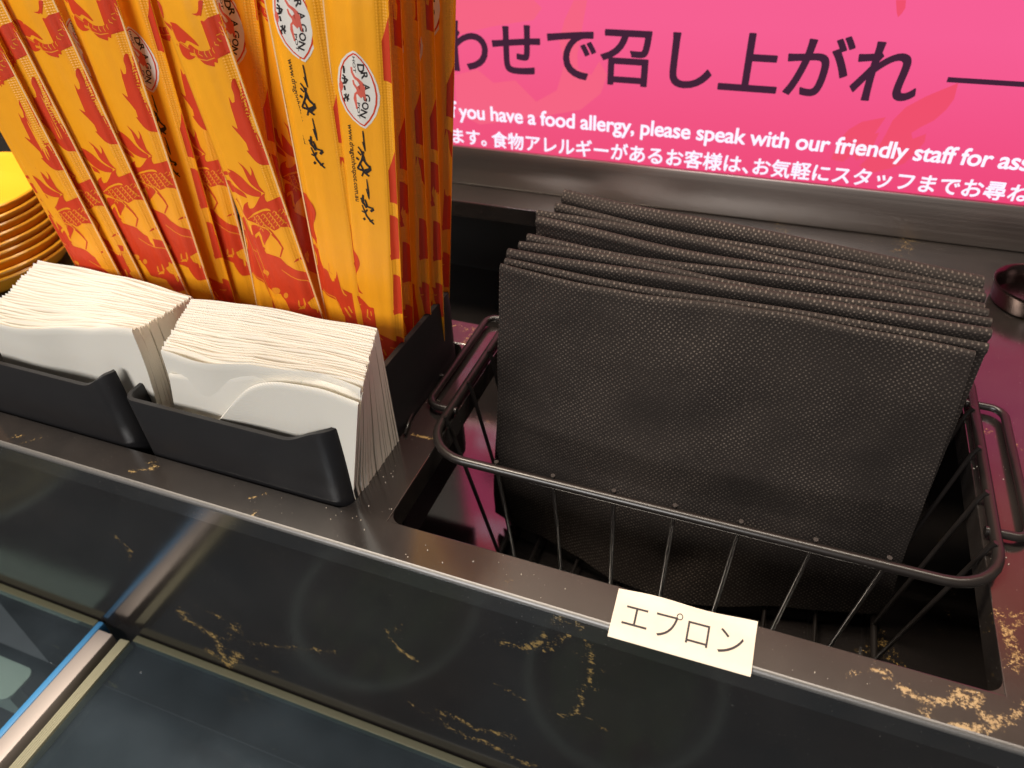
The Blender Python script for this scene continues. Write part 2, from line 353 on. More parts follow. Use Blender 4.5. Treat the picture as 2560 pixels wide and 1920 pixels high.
counter = bpy.data.objects.new('counter', None); C.objects.link(counter); tag(counter, kind='structure')
def axis(lo, hi, cuts, f0, f1, fine, coarse):
    a = [lo]
    marks = sorted(set([c for c in cuts if lo < c < hi] + [hi]))
    for m in marks:
        L = m - a[-1]; mid = (m + a[-1]) / 2; st = fine if f0 < mid < f1 else coarse
        n = max(1, round(L / st)); s = a[-1]; a += [s + L * k / n for k in range(1, n + 1)]
    return a
xs = axis(-1.1, 0.9, [h[0] for h in HOLES] + [h[1] for h in HOLES] + [-0.5, 0.22], -0.5, 0.22, 0.0030, 0.03)
ys = axis(YF, 0.72, [h[2] for h in HOLES] + [h[3] for h in HOLES] + [0.30, 0.34], YF, 0.34, 0.0026, 0.006)
def solid(i, j):
    if i < 0 or j < 0 or i >= len(xs) - 1 or j >= len(ys) - 1: return False
    cx, cy = (xs[i] + xs[i+1]) / 2, (ys[j] + ys[j+1]) / 2
    return not any(h[0] < cx < h[1] and h[2] < cy < h[3] for h in HOLES)
mb = MB(); idx = {}
def vid(i, j, z):
    k = (i, j, z)
    if k not in idx: idx[k] = len(mb.v); mb.v.append((xs[i], ys[j], z))
    return idx[k]
for i in range(len(xs) - 1):
    for j in range(len(ys) - 1):
        if not solid(i, j): continue
        mb.f.append([vid(i,j,0), vid(i+1,j,0), vid(i+1,j+1,0), vid(i,j+1,0)])
        mb.f.append([vid(i,j,-TH), vid(i,j+1,-TH), vid(i+1,j+1,-TH), vid(i+1,j,-TH)])
        for di, dj, a, b in ((0,-1,(i,j),(i+1,j)), (1,0,(i+1,j),(i+1,j+1)), (0,1,(i+1,j+1),(i,j+1)), (-1,0,(i,j+1),(i,j))):
            if not solid(i+di, j+dj): mb.f.append([vid(*a,-TH), vid(*b,-TH), vid(*b,0), vid(*a,0)])
me = bpy.data.meshes.new('slab'); me.from_pydata(mb.v, [], mb.f)
bm = bmesh.new(); bm.from_mesh(me); bmesh.ops.recalc_face_normals(bm, faces=bm.faces)
def arris(bm, test, off, seg):
    es = [e for e in bm.edges if len(e.link_faces) == 2 and e.calc_face_angle(0) > 1.2 and all(abs(v.co.z) < 1e-6 for v in e.verts) and test((e.verts[0].co + e.verts[1].co) / 2)]
    bmesh.ops.bevel(bm, geom=es, offset=off, segments=seg, profile=0.5, affect='EDGES', clamp_overlap=True)
arris(bm, lambda c: c.y < YF + 1e-4, 0.0036, 5)
arris(bm, lambda c: any(h[0]-1e-4 < c.x < h[1]+1e-4 and h[2]-1e-4 < c.y < h[3]+1e-4 for h in HOLES), 0.0007, 2)
bm.to_mesh(me); bm.free()
vein_attr(me, [(tr(p, 'z', 0.0), w, s) for p, w, s in TOP_V] + [(tr(p, 'y', YF), w, s) for p, w, s in FACE_V[11:12]])
slab = link('slab', me, M_TOP, counter, clean=False)
me.materials.append(M_ARRIS_HI)
for p in me.polygons:
    if p.center.y < YF + 0.0040 and 0.05 < p.normal.z < 0.995 and p.normal.y < -0.05: p.material_index = 1
# rounded inner corners of the cut-outs
fb = MB()
for (x0, x1, y0, y1) in HOLES[:2]:
    for cx, cy, sx, sy in ((x0, y0, 1, 1), (x1, y0, -1, 1), (x1, y1, -1, -1), (x0, y1, 1, -1)):
        r = 0.008; n = 6
        arc = [(cx + sx * r * (1 - math.sin(t)), cy + sy * r * (1 - math.cos(t))) for t in [math.pi/2 * k / n for k in range(n + 1)]]
        e = 0.0004
        top = [(cx - sx*0, cy - sy*0, -0.0005)] + [(a, b, -0.0005) for a, b in arc]; bot = [(a, b, -TH) for a, b, _ in top]
        k = len(top); fb.add(top + bot, [tuple(range(k)), tuple(range(2*k - 1, k - 1, -1))] + [(a, (a+1) % k, k + (a+1) % k, k + a) for a in range(k)])
o = fb.build('corner_fillet', M_TOP, counter)
# front fascia
mb = MB(); nx = [x for x in xs if -0.62 < x < 0.4]; zs = [-TH - (0.3515 - TH) * k / 120 for k in range(121)]
vs = [(x, YF, z) for z in zs for x in nx]; n_ = len(nx)
mb.add(vs, [(j*n_+i, j*n_+i+1, (j+1)*n_+i+1, (j+1)*n_+i) for j in range(120) for i in range(n_-1)])
mb.add([(nx[0],YF,-TH),(nx[-1],YF,-TH),(nx[-1],YF+.018,-TH),(nx[0],YF+.018,-TH),(nx[0],YF,-.3515),(nx[-1],YF,-.3515),(nx[-1],YF+.018,-.3515),(nx[0],YF+.018,-.3515)], [(2,3,7,6),(4,5,6,7)])
me = bpy.data.meshes.new('fascia'); me.from_pydata(mb.v, [], mb.f)
vein_attr(me, [(tr(p, 'y', YF), w, s) for p, w, s in FACE_V])
link('fascia', me, M_FACE, counter, clean=False)
# cavity under the slab
mb = MB(); fx = [-0.45 + 0.006 * k for k in range(126)]; fy = [YF + 0.019 + 0.006 * k for k in range(83)]
mb.add([(x, y, Z_FL) for y in fy for x in fx], [(j*126+i, j*126+i+1, (j+1)*126+i+1, (j+1)*126+i) for j in range(82) for i in range(125)])
me = bpy.data.meshes.new('cavity_floor'); me.from_pydata(mb.v, [], mb.f); vein_attr(me, [(tr(p, 'z', Z_FL), w, s) for p, w, s in FLOOR_V])
link('cavity_floor', me, M_FLOOR, counter, clean=False)
mb = MB(); mb.box(-1.1, -0.4505, YF + .02, 0.70, Z_FL - .01, Z_FL - .001); mb.box(0.3005, 0.9, YF + .02, 0.70, Z_FL - .01, Z_FL - .001)
mb.box(-1.1, 0.9, 0.70, 0.72, Z_FL - 0.01, -TH - .001); mb.build('cavity_wall', M_DARK, counter)

# ------------------------------------------------------------------ wall and the lit screen
mb = MB(); mb.box(-1.6, 1.6, 0.68, 0.74, 0.56, 2.4)
wm = Mat('brown_wall_panel', (0.20, 0.115, 0.07, 1), 0.6); wm.L(wm.mix(wm.noise(6, 4), (0.13, 0.08, 0.05, 1), (0.20, 0.12, 0.08, 1)), wm.b.inputs['Base Color'])
wall = mb.build('wall', wm.m); tag(wall, kind='structure')
mb = MB(); mb.box(-1.6, 1.6, 0.682, 0.74, 0.0005, 0.5595); mb.build('dark_lower_panel', M_DARK, wall)
scr = thing('display_screen', 'lit pink menu screen with dark Japanese heading and white allergy notice behind the counter', 'screen', (0, Y_S, 0.04))
def kid(o, p):
    o.parent = p; o.matrix_parent_inverse = Matrix.Translation(p.location).inverted() if p.rotation_euler == Euler((0,0,0)) else p.matrix_basis.inverted()
    return o
SX0, SX1, SZ0, SZ1 = -0.338, 0.62, 0.0392, 0.53
mb = MB(); mb.box(SX0, SX1, Y_S, Y_S + 0.004, SZ0, SZ1); kid(mb.build('panel', M_SCREEN), scr)
mb = MB(); mb.box(SX0 - .012, SX1 + .012, Y_S + .0045, Y_S + 0.03, SZ0 - .004, SZ1 + .012)
mb.box(SX0 - .012, SX0 - .0006, Y_S - .003, Y_S + 0.004, SZ0 + .001, SZ1 + .012); mb.box(SX0, SX1, Y_S - .003, Y_S + 0.004, SZ1 + .0006, SZ1 + .012)
kid(mb.build('housing', M_DARK), scr)

def text_mesh(body, size=1.0, offset=0.0, shear=0.0, spacing=1.0, res=5):
    c = bpy.data.curves.new('txt', 'FONT'); c.body = body; c.size = size; c.offset = offset; c.shear = shear; c.space_character = spacing; c.resolution_u = res
    c.fill_mode = 'FRONT'
    o = bpy.data.objects.new('txt', c); C.objects.link(o)
    dg = bpy.context.evaluated_depsgraph_get(); me = bpy.data.meshes.new_from_object(o.evaluated_get(dg))
    bpy.data.objects.remove(o); return me
def co(me):
    P = np.empty(len(me.vertices) * 3); me.vertices.foreach_get('co', P); return P.reshape(-1, 3)
def place_text(name, body, mat, x0, x1, zb, hscale, y, parent, offset=0.0, spacing=1.0, shear=0.0, fat=0.0):
    """flat lettering on an upright plane: starts at x0, ends at x1, baseline zb; hscale = height / width scale"""
    me = text_mesh(body, offset=offset, spacing=spacing, shear=shear)
    if fat:
        bm = bmesh.new()
        for q in range(8):
            m2 = me.copy(); m2.transform(Matrix.Translation((fat * math.cos(q * math.pi / 4), fat * math.sin(q * math.pi / 4), 0.004 * q))); bm.from_mesh(m2); bpy.data.meshes.remove(m2)
        bm.to_mesh(me); bm.free()
    P = co(me); a, b = P[:, 0].min(), P[:, 0].max(); k = (x1 - x0) / (b - a)
    Q = np.stack([x0 + (P[:, 0] - a) * k, y - P[:, 2] * k * 0.08, zb + P[:, 1] * k * hscale], 1)
    me.vertices.foreach_set('co', Q.ravel()); me.update()
    o = link(name, me, mat, clean=False); return kid(o, parent) if parent else o
YT = Y_S - 0.0006
xh = lambda u, v: ony(u, v, YT)[0]; zh = lambda u, v: ony(u, v, YT)[2]
place_text('heading_text', 'わせで召し上がれ', M_SCRTEXT, xh(1105, 120), xh(2297, 210), zh(1870, 225) + .001, 1.0, YT, scr, offset=0.006, fat=0.012)
def twidth(t): P = co(text_mesh(t, spacing=0.96)); return P[:, 0].max() - P[:, 0].min()
e0 = 'you have a food allergy, please speak with our friendly staff for'; e1 = e0 + ' assistance.'
ex0, ex1 = xh(1147, 280), xh(2489, 385)
zE = zh(1500, 330) + .0012
place_text('notice_text', e1, M_SCRWHITE, ex0, ex0 + (ex1 - ex0) * twidth(e1) / twidth(e0), zE, 1.0, YT, scr, offset=0.002, spacing=0.96, fat=0.019)
place_text('notice_text', 'If', M_SCRWHITE, xh(1116, 272), xh(1142, 275), zE, 1.0, YT, scr, offset=0.002, fat=0.019)
zJ = zh(1250, 366)
for body, ua, ub in (('います。', 1093, 1217), ('食物アレルギーがあるお客様は、', 1230, 1870), ('お気軽にスタッフまでお尋', 1880, 2509), ('ねください。', 2515, 2830)):
    place_text('notice_text', body, M_SCRWHITE, xh(ua, 366 + (ua - 1250) * .104), xh(ub, 366 + (ub - 1250) * .104), zJ, 1.0, YT, scr, fat=0.021)
mb = MB(); a, b = ony(2368, 199, YT), ony(2700, 224, YT); mb.box(a[0], b[0], YT - .0001, YT, a[2] - .0018, a[2] + .0018); kid(mb.build('rule_line', M_SCRTEXT), scr)
for z in (0.232, 0.256): mb = MB(); mb.box(SX0 + .012, SX0 + .26, YT - .0001, YT, z, z + .009); kid(mb.build('rule_line', M_SCRWHITE), scr)  # unseen lit bars standing in for text rows, added for their reflections
def motif(pts, mat, y=Y_S - 0.0003):
    bm = bmesh.new(); vs = [bm.verts.new(ony(u, v, y)) for u, v in pts]; bm.faces.new(vs); bmesh.ops.triangulate(bm, faces=bm.faces)
    me = bpy.data.meshes.new('flame_motif'); bm.to_mesh(me); bm.free(); kid(link('flame_motif', me, mat, clean=False), scr)
def z4(pts): return [(1820 + x / 2.989, y / 2.989) for x, y in pts]
def z3(pts): return [(1100 + x / 2.989, y / 2.989) for x, y in pts]
motif(z4([(1720,620),(1690,740),(1630,820),(1540,900),(1440,950),(1360,1000),(1320,1060),(1480,1000),(1470,1060),(1400,1140),(1320,1220),(1210,1260),(1090,1290),(980,1240),(1060,1170),(1110,1120),(1180,1000),(1230,900),(1330,800),(1480,720)]), M_SCRMOTIF)
motif(z4([(1180,875),(1110,940),(1050,1010),(1130,990),(1080,1100),(960,1200),(930,1150),(860,1210),(770,1190),(830,1050),(900,970),(1000,910)]), M_SCRMOTIF)
motif(z4([(1255,0),(1330,0),(1325,60),(1300,100),(1270,130),(1260,90)]), M_SCRMOTIF)
motif(z3([(100,0),(700,0),(760,60),(700,150),(560,170),(400,130),(380,200),(250,170),(130,260)]), M_SCRMOTIF2)
motif(z3([(1000,0),(1100,0),(1060,150),(1000,300),(1010,500),(1130,560),(1190,460),(1250,560),(1200,700),(1050,820),(820,860),(560,900),(300,930),(130,850),(110,560),(280,520),(400,620),(560,600),(720,760),(900,660),(930,480),(890,300),(930,150)]), M_SCRMOTIF2)
# metal plinth under the screen
mb = MB(); mb.box(-0.62, 0.66, Y_S - .001, Y_S + 0.028, 0.0006, 0.0385)
plinth = mb.build('metal_plinth', M_PLATE, bevel=0.0012); tag(plinth, 'brushed bronze metal strip between the pink screen and the counter', 'metal trim'); soft(plinth)

# ------------------------------------------------------------------ wire basket hanging in its cut-out
basket = thing('wire_basket', 'black wire basket with fold-out handles holding the black aprons', 'basket', (-0.018, 0.352, Z_FL))
BX0, BX1, BY0, BY1, BZ = -0.166, 0.1325, 0.2605, 0.444, 0.0055
CX0, CX1, CY0, CY1, CZ = -0.142, 0.112, 0.284, 0.42, -0.132
def rrect(x0, x1, y0, y1, r, z, n=7):
    P = []
    for cx, cy, a0 in ((x1 - r, y0 + r, -90), (x1 - r, y1 - r, 0), (x0 + r, y1 - r, 90), (x0 + r, y0 + r, 180)):
        P += [(cx + r * math.cos(math.radians(a0 + 90 * k / n)), cy + r * math.sin(math.radians(a0 + 90 * k / n)), z) for k in range(n + 1)]
    return P
def bpart(mb, name): o = mb.build(name, M_WIRE, smooth=True); return kid(soft(o, 50), basket)
mb = MB(); mb.tube(rrect(BX0, BX1, BY0, BY1, 0.026, BZ), 0.0028, 12, True); bpart(mb, 'rim')
mb = MB(); mb.tube(rrect(CX0, CX1, CY0, CY1, 0.02, CZ), 0.0022, 8, True); bpart(mb, 'base_frame')
def wire(pts, name='wire', r=0.0013): mb = MB(); mb.tube(pts, r, 8); bpart(mb, name)
fx_ = [-0.1204, -0.087, -0.0527, -0.0201, 0.0134, 0.0492, 0.0826]
for k, x in enumerate(fx_):
    xb = x * 0.96 - 0.003
    wire([(x, BY0 + .0022, BZ + .0040), (x, BY0 + .0030, BZ - .004), (xb, CY0 - 0.001, CZ - 0.0005), (xb, CY1 + .001, CZ - .0005), (x, BY1 - .003, BZ - .004), (x, BY1 - .0022, BZ + .005)])
for sx, X, XB in ((1, BX0, CX0), (-1, BX1, CX1)):
    for y in (0.2885, 0.3235, 0.3585, 0.3935):
        yb = 0.352 + (y - 0.352) * 0.8
        wire([(X + sx*.0020, y, BZ + .004), (X + sx*.0042, y, BZ - .003), (XB + sx*.0005, yb, CZ + .003)])
    # fold-out handle: flat loop lying on the counter
    e = -sx; y0, y1, w, r = 0.3005, 0.4035, 0.0165, 0.008
    P = [(X + sx*.004, y0, BZ - .0012), (X + e*(w - r), y0, BZ - .0012)]
    P += [(X + e*(w - r) + e*r*math.sin(t), y0 + r - r*math.cos(t), BZ - .0012) for t in [math.pi/2*k/6 for k in range(1, 7)]]
    P += [(X + e*(w - r) + e*r*math.cos(t), y1 - r + r*math.sin(t), BZ - .0012) for t in [math.pi/2*k/6 for k in range(0, 7)]]
    P += [(X + sx*.004, y1, BZ - .0012)]
    mb = MB(); mb.tube(P, 0.0024, 10); bpart(mb, 'handle')

# ------------------------------------------------------------------ folded cloth / paper sheets
def folded(name, mid, nrm, T, nu, nv, mat, uvs, v0=0.86, parent=None, wob=0.0, seed=0, roll=1.0):
    """closed folded sheet: mid(u,v) gives the middle surface (u across, v bottom->top fold), nrm points to the viewer side"""
    vs, fs, uvl = [], [], []
    g = {}
    vv = [1 - (1 - j / nv) ** 1.6 for j in range(nv + 1)]
    for side in (1, -1):
        for j, v in enumerate(vv):
            th = T / 2 * (1.0 if v < v0 else math.sqrt(max(0.0, 1 - ((v - v0) / (1 - v0)) ** 2)))
            if roll < 1: th *= roll + (1 - roll) * max(0.0, min(1.0, (v - v0 + 0.016) / 0.014))   # the fold bulges wider than the sheet below it
            for i in range(nu + 1):
                u = i / nu
                if j == nv and side == -1: g[(side, j, i)] = g[(1, j, i)]; continue
                p = Vector(mid(u, v)); d = th
                if wob: d += wob * mnoise.noise(Vector((u * 5 + seed * 3.1, v * 4, side * 2.0 + seed)))
                p = p + Vector(nrm) * side * d
                g[(side, j, i)] = len(vs); vs.append(tuple(p)); uvl.append((u * uvs[0] + seed * 0.0137, (v if side == 1 else 2 - v) * uvs[1]))
    for side in (1, -1):
        for j in range(nv):
            for i in range(nu):
                f = [g[(side, j, i)], g[(side, j, i+1)], g[(side, j+1, i+1)], g[(side, j+1, i)]]
                fs.append(f if side == 1 else f[::-1])
    for i0 in (0, nu):
        for j in range(nv):
            f = [g[(1, j, i0)], g[(1, j+1, i0)], g[(-1, j+1, i0)], g[(-1, j, i0)]]
            f = list(dict.fromkeys(f)); fs.append(f if i0 == 0 else f[::-1])
    for i in range(nu): fs.append([g[(1, 0, i+1)], g[(1, 0, i)], g[(-1, 0, i)], g[(-1, 0, i+1)]])
    me = bpy.data.meshes.new(name); me.from_pydata(vs, [], fs)
    uvL = me.uv_layers.new(name='UVMap'); lv = np.empty(len(me.loops), dtype=np.int32); me.loops.foreach_get('vertex_index', lv)
    uvL.data.foreach_set('uv', np.array(uvl, dtype=np.float32)[lv].ravel())
    o = link(name, me, mat, parent, clean=False); soft(o, 60); return o
ORD = ['foremost', 'second', 'third', 'fourth', 'fifth', 'sixth', 'seventh', 'eighth', 'ninth', 'tenth', 'eleventh', 'twelfth', 'thirteenth', 'fourteenth', 'fifteenth', 'sixteenth', 'seventeenth', 'eighteenth', 'nineteenth', 'twentieth'] + ['twenty-' + w for w in ('first', 'second', 'third', 'fourth', 'fifth', 'sixth', 'seventh', 'eighth', 'ninth')]
# top corners measured left and right, front to back; heights of the tops
AP = [((1250,662),(2440,872),.340,.338), ((1262,648),(2474,858),.350,.347), ((1272,618),(2480,818),.362,.355), ((1298,604),(2482,800),.372,.363),
      ((1318,588),(2474,770),.382,.371), ((1342,545),(2464,760),.401,.379), ((1345,520),(2465,735),.414,.388), ((1388,510),(2463,722),.424,.396), ((1411,472),(2462,688),.437,.404)]
for k, (tl, trr, yl, yr) in enumerate(AP):
    A, B = Vector(ony(*tl, yl)), Vector(ony(*trr, yr))
    n = len(AP) - 1; f = k / n
    yb = 0.338 + 0.070 * f
    BLx = -0.158 + 0.012 * f; BRx = 0.1185 - 0.006 * f
    bl, br = Vector((BLx, yb, -0.128)), Vector((BRx, yb + .002, -0.128))
    bow = 0.030 * (1 - f) ** 1.5
    rs = random.Random(40 + k); ph = rs.random() * 6; am = 0.0006 + 0.0014 * rs.random()
    def mid(u, v, A=A, B=B, bl=bl, br=br, bow=bow, ph=ph, am=am, k=k):
        b = bl.lerp(br, u); t = A.lerp(B, u); p = b.lerp(t, v)
        sag = math.sin(math.pi * u)
        p.y -= bow * sag * (1 - v) ** 1.1 + 0.0010 * sag
        p.y += am * math.sin(u * 7 + ph) * (0.4 + v) + 0.0010 * math.sin(u * 13 + ph * 2 + v * 3) * (0.3 + 0.7 * (1 - v))
        p.z += am * 0.5 * math.sin(u * 9 + ph) * v
        if k == 0: p.y += (1 - v * v) * 0.0075 * mnoise.noise(Vector((u * 4.5, v * 3.2, 1.7))) + 0.0016 * mnoise.noise(Vector((u * 11, v * 9, 4.7)))
        return p
    lab = 'folded black nonwoven apron, %s of the aprons standing in the wire basket' % (ORD[k] if k < n else 'rearmost')
    if k: lab = lab.replace('foremost', 'first')
    if 0 < k < n: lab = 'folded black nonwoven apron, %s from the front in the wire basket' % ORD[k]
    o = folded('folded_apron', mid, (0, -0.98, 0.2), (0.0050, 0.0055, 0.0075, 0.0060, 0.0066, 0.0085, 0.0060, 0.0070, 0.0110)[k], 56, 44, M_FABRIC, (0.26, 0.22), 0.970 if k == 8 else 0.982, wob=0.0005, seed=k, roll=0.95 if k == 0 else 0.28)
    tag(o, lab, 'apron', 'folded black aprons in the wire basket')

# ------------------------------------------------------------------ black plastic organiser
org = thing('cutlery_organiser', 'black plastic organiser set in the counter with two napkin pockets and a chopstick compartment', 'organiser', (-0.32, 0.29, -0.058))
def wall_strip(path, top, zb, th, name):
    """upright wall along a plan path with rounded lip; top(s) gives the lip height"""
    P = [Vector((x, y, 0)) for x, y in path]; n = len(P); vs = []; L = [0]
    for a, b in zip(P[:-1], P[1:]): L.append(L[-1] + (b - a).length)
    prof = [(0, 0), (0, .55), (0, .97), (.12, 1.0), (.5, 1.0), (.88, 1.0), (1, .97), (1, .55), (1, 0)]
    for i, p in enumerate(P):
        t = (P[min(i+1, n-1)] - P[max(i-1, 0)]).normalized(); nn = Vector((-t.y, t.x, 0)); zt = top(L[i] / L[-1])
        for a, h in prof:
            z = zb + (zt - zb) * h
            if h == .97: z = zt - 0.0009
            vs.append(p + nn * th * a + Vector((0, 0, z)))
    m = len(prof); fs = [(i*m+k, (i+1)*m+k, (i+1)*m+k+1, i*m+k+1) for i in range(n-1) for k in range(m-1)]
    fs += [tuple(range(m)), tuple((n-1)*m + k for k in range(m))[::-1]]
    mb = MB(); mb.add(vs, fs); o = mb.build(name, M_PLASTIC, smooth=True); return kid(soft(o, 50), org)
def arc(cx, cy, r, a0, a1, n=7): return [(cx + r*math.cos(math.radians(a0 + (a1-a0)*k/n)), cy + r*math.sin(math.radians(a0 + (a1-a0)*k/n))) for k in range(n+1)]
ZB = -0.09
def dense(pts, step=0.004):
    out = [pts[0]]
    for a, b in zip(pts[:-1], pts[1:]):
        L = math.hypot(b[0]-a[0], b[1]-a[1]); n = max(1, int(L / step)); out += [(a[0] + (b[0]-a[0])*k/n, a[1] + (b[1]-a[1])*k/n) for k in range(1, n+1)]
    return out
# right-hand pocket front: left side wall, round corner, front, round corner cut off
p1 = dense([(-0.3295, 0.290), (-0.3295, 0.223)]) + arc(-0.3215, 0.2205, 0.008, 180, 270)[1:] + dense([(-0.3215, 0.2125), (-0.199, 0.2125)])[1:] + arc(-0.199, 0.2245, 0.012, 270, 345, 8)[1:]
def top1(s):
    t = max(0.0, min(1.0, (s - 0.83) / 0.13)); return 0.0418 + 0.0115 * (t*t*(3-2*t))
wall_strip(p1, top1, ZB, 0.0032, 'pocket_front')
p2 = dense([(-0.4635, 0.300), (-0.4635, 0.2125), (-0.347, 0.2125)]) + arc(-0.347, 0.2245, 0.012, 270, 345, 8)[1:]
def top2(s):
    t = max(0.0, min(1.0, (s - 0.88) / 0.10)); return 0.0440 + 0.0095 * (t*t*(3-2*t))
wall_strip(p2, top2, ZB, 0.0032, 'pocket_front')
# tall right-hand side wall and back wall of the chopstick compartment
p3 = dense([(-0.1885, 0.260), (-0.1885, 0.354)]) + arc(-0.2005, 0.354, 0.012, 0, 90)[1:] + dense([(-0.2005, 0.366), (-0.4635, 0.366), (-0.4635, 0.30)])[1:]
def top3(s): return 0.0535 - 0.002 * min(1, s * 4) - 0.004 * max(0, 1 - s / 0.012) ** 2
wall_strip(p3, top3, ZB, 0.0040, 'side_wall')
mb = MB(); mb.box(-0.4600, -0.1930, 0.2865, 0.2890, ZB, 0.040); kid(mb.build('partition', M_PLASTIC, bevel=0.0008), org)
mb = MB(); mb.box(-0.4630, -0.1925, 0.2135, 0.3655, ZB - .003, -0.0565); kid(mb.build('tray_floor', M_PLASTIC), org)

# ------------------------------------------------------------------ napkin stacks
def napkin_stack(x0, x1, yf, yb, n, front_top, back_top, side, seed, skew=0.0):
    rs = random.Random(seed)
    wa = [(rs.uniform(-1, 1), rs.uniform(0, 6)) for _ in range(4)]
    for k in range(n):
        f = k / (n - 1); y = yf + (yb - yf) * f
        dx = rs.uniform(-.0004, .0004); dz = rs.uniform(-.0006, .0006); dph = rs.uniform(-.35, .35)
        def top(u): 
            ft = np.interp(u, *front_top); bt = np.interp(u, *back_top); g = f ** 0.8
            return ft * (1 - g) + bt * g
        def mid(u, v, y=y, f=f, dx=dx, dz=dz, dph=dph):
            zt = top(u) + dz; z = -0.054 + (zt + 0.054) * v
            w = (1 - f) * 0.0030 * math.sin(u * 6.5 + 1.2 + dph + seed) * v ** 3 + 0.0006 * math.sin(u * 15 + dph * 5 + k)
            lean = -0.006 * (1 - f) * v ** 4
            x = x0 + dx + (x1 - x0) * u + skew * (1 - f) * max(0.0, (v - .45) / .55)
            return (x, y + w + lean, z)
        o = folded('paper_napkin', mid, (0, -1, 0), (yb - yf) / (n - 1) * 1.0, 30, 14, M_NAPKIN, (0.125, 0.15), 0.975, wob=0.00010, seed=k + seed * 20)
        w = '%s from the front' % ORD[k] if k else 'foremost'
        if k == n - 1: w = 'rearmost'
        tag(o, 'white folded paper napkin, %s in the %s napkin pocket' % (w, side), 'napkin', 'napkins in the %s pocket' % side)
ft2 = ([0, .3, .5, .75, 1], [ony(411,862,.227)[2], ony(544,880,.227)[2], ony(648,888,.227)[2], ony(764,915,.227)[2], ony(880,945,.227)[2]])
bt2 = ([0, .35, .7, 1], [ony(480,748,.268)[2], ony(610,757,.268)[2], ony(800,795,.268)[2], ony(945,822,.268)[2]])
napkin_stack(-0.3115, -0.1868, 0.227, 0.268, 27, ft2, bt2, 'right-hand', 1, 0.017)
ft1 = ([0, .4, .7, 1], [ony(-80,770,.229)[2], ony(100,800,.229)[2], ony(260,817,.229)[2], ony(393,813,.229)[2]])
bt1 = ([0, .3, .6, 1], [ony(110,652,.283)[2], ony(200,668,.283)[2], ony(320,692,.283)[2], ony(475,738,.283)[2]])
napkin_stack(-0.4520, -0.3270, 0.229, 0.283, 28, ft1, bt1, 'left-hand', 2, 0.019)
# the peeled front napkin of the right-hand pocket: an arched flap leaning forward
fl_u = [0, .12, .25, .4, .55, .75, .92, 1.0]; fl_n = [(400,1010),(520,1075),(575,1045),(640,990),(720,962),(800,970),(862,985),(880,1010)]
fl_z = [ony(u, v, .2190)[2] for u, v in fl_n]
def flap(u, v):
    x = -0.3105 + 0.1225 * u + 0.017 * max(0.0, (v - .45) / .55); zt = sum(float(np.interp(min(1, max(0, u + q)), fl_u, fl_z)) for q in (-.09, -.06, -.03, 0, .03, .06, .09)) / 7; z = -0.05 + (zt + 0.05) * v
    d = min(1.0, (1 - v) / 0.6); a = math.sin(math.pi * min(1, max(0, (u - .05) / .95)))
    y = 0.2182 + 0.0012 * (1 - a) + 0.0050 * a * math.sin(d * math.pi / 2) + 0.0008 * d
    return (x, y, z)
o = folded('paper_napkin', flap, (0, -1, 0), 0.0016, 40, 16, M_NAPKIN, (0.125, 0.15), 0.985, seed=91)
tag(o, 'curled white napkin sheet bulging forward against the front of the right-hand pocket', 'napkin', 'napkins in the right-hand pocket')
def flap2(u, v):
    x = -0.3120 + 0.1245 * u + 0.017 * max(0.0, (v - .45) / .55); zt = float(np.interp(u, [0, .2, .5, .8, 1], [ony(402,915,.2265)[2], ony(500,930,.2265)[2], ony(640,915,.2265)[2], ony(780,935,.2265)[2], ony(885,965,.2265)[2]]))
    return (x, 0.2238 - 0.0020 * v ** 2 * math.sin(3 * u + .5) + 0.001 * math.sin(u * 11), -0.05 + (zt + 0.05) * v)
o = folded('paper_napkin', flap2, (0, -1, 0), 0.0016, 40, 16, M_NAPKIN, (0.125, 0.15), 0.985, seed=95)
tag(o, 'loose white napkin sheet just behind the curled one in the right-hand pocket', 'napkin', 'napkins in the right-hand pocket')

# ------------------------------------------------------------------ chopstick packets
PW, PL, PT = 0.031, 0.315, 0.0062
def bulge(s):
    q = abs(2 * s / PW - 1); a = max(0.0, 1 - (q / 0.80) ** 2.6)
    return PT / 2 * (a ** 0.5 if a > 0 else 0) * (0.93 + 0.07 * math.cos(q * 9)) + 0.00025
def make_sleeve():
    ns, nt = 28, 30; vs, fs, uvl = [], [], []
    for side in (1, -1):
        for j in range(nt + 1):
            t = PL * j / nt; en = min(1.0, min(t, PL - t) / 0.018)
            for i in range(ns + 1):
                s = PW * i / ns; wob = 0.0005 * mnoise.noise(Vector((s * 220, t * 22, side * 3)))
                vs.append((-s, -side * (bulge(s) * en + (wob if 0 < i < ns else 0)), t)); uvl.append((s, t))
    k = (ns + 1) * (nt + 1)
    for side in (0, 1):
        for j in range(nt):
            for i in range(ns):
                a = side * k + j * (ns+1) + i; f = [a, a + 1, a + ns + 2, a + ns + 1]; fs.append(f[::-1] if side == 0 else f)
    for j in range(nt):
        for i in (0, ns):
            a = j * (ns+1) + i; f = [a, a + ns + 1, a + ns + 1 + k, a + k]; fs.append(f if i == 0 else f[::-1])
    me = bpy.data.meshes.new('paper_sleeve'); me.from_pydata(vs, [], fs)
    L = me.uv_layers.new(name='UVMap'); lv = np.empty(len(me.loops), dtype=np.int32); me.loops.foreach_get('vertex_index', lv)
    L.data.foreach_set('uv', np.array(uvl, dtype=np.float32)[lv].ravel()); me.materials.append(M_SLEEVE)
    me.polygons.foreach_set('use_smooth', [True]*len(me.polygons)); return me
SLEEVE = make_sleeve()
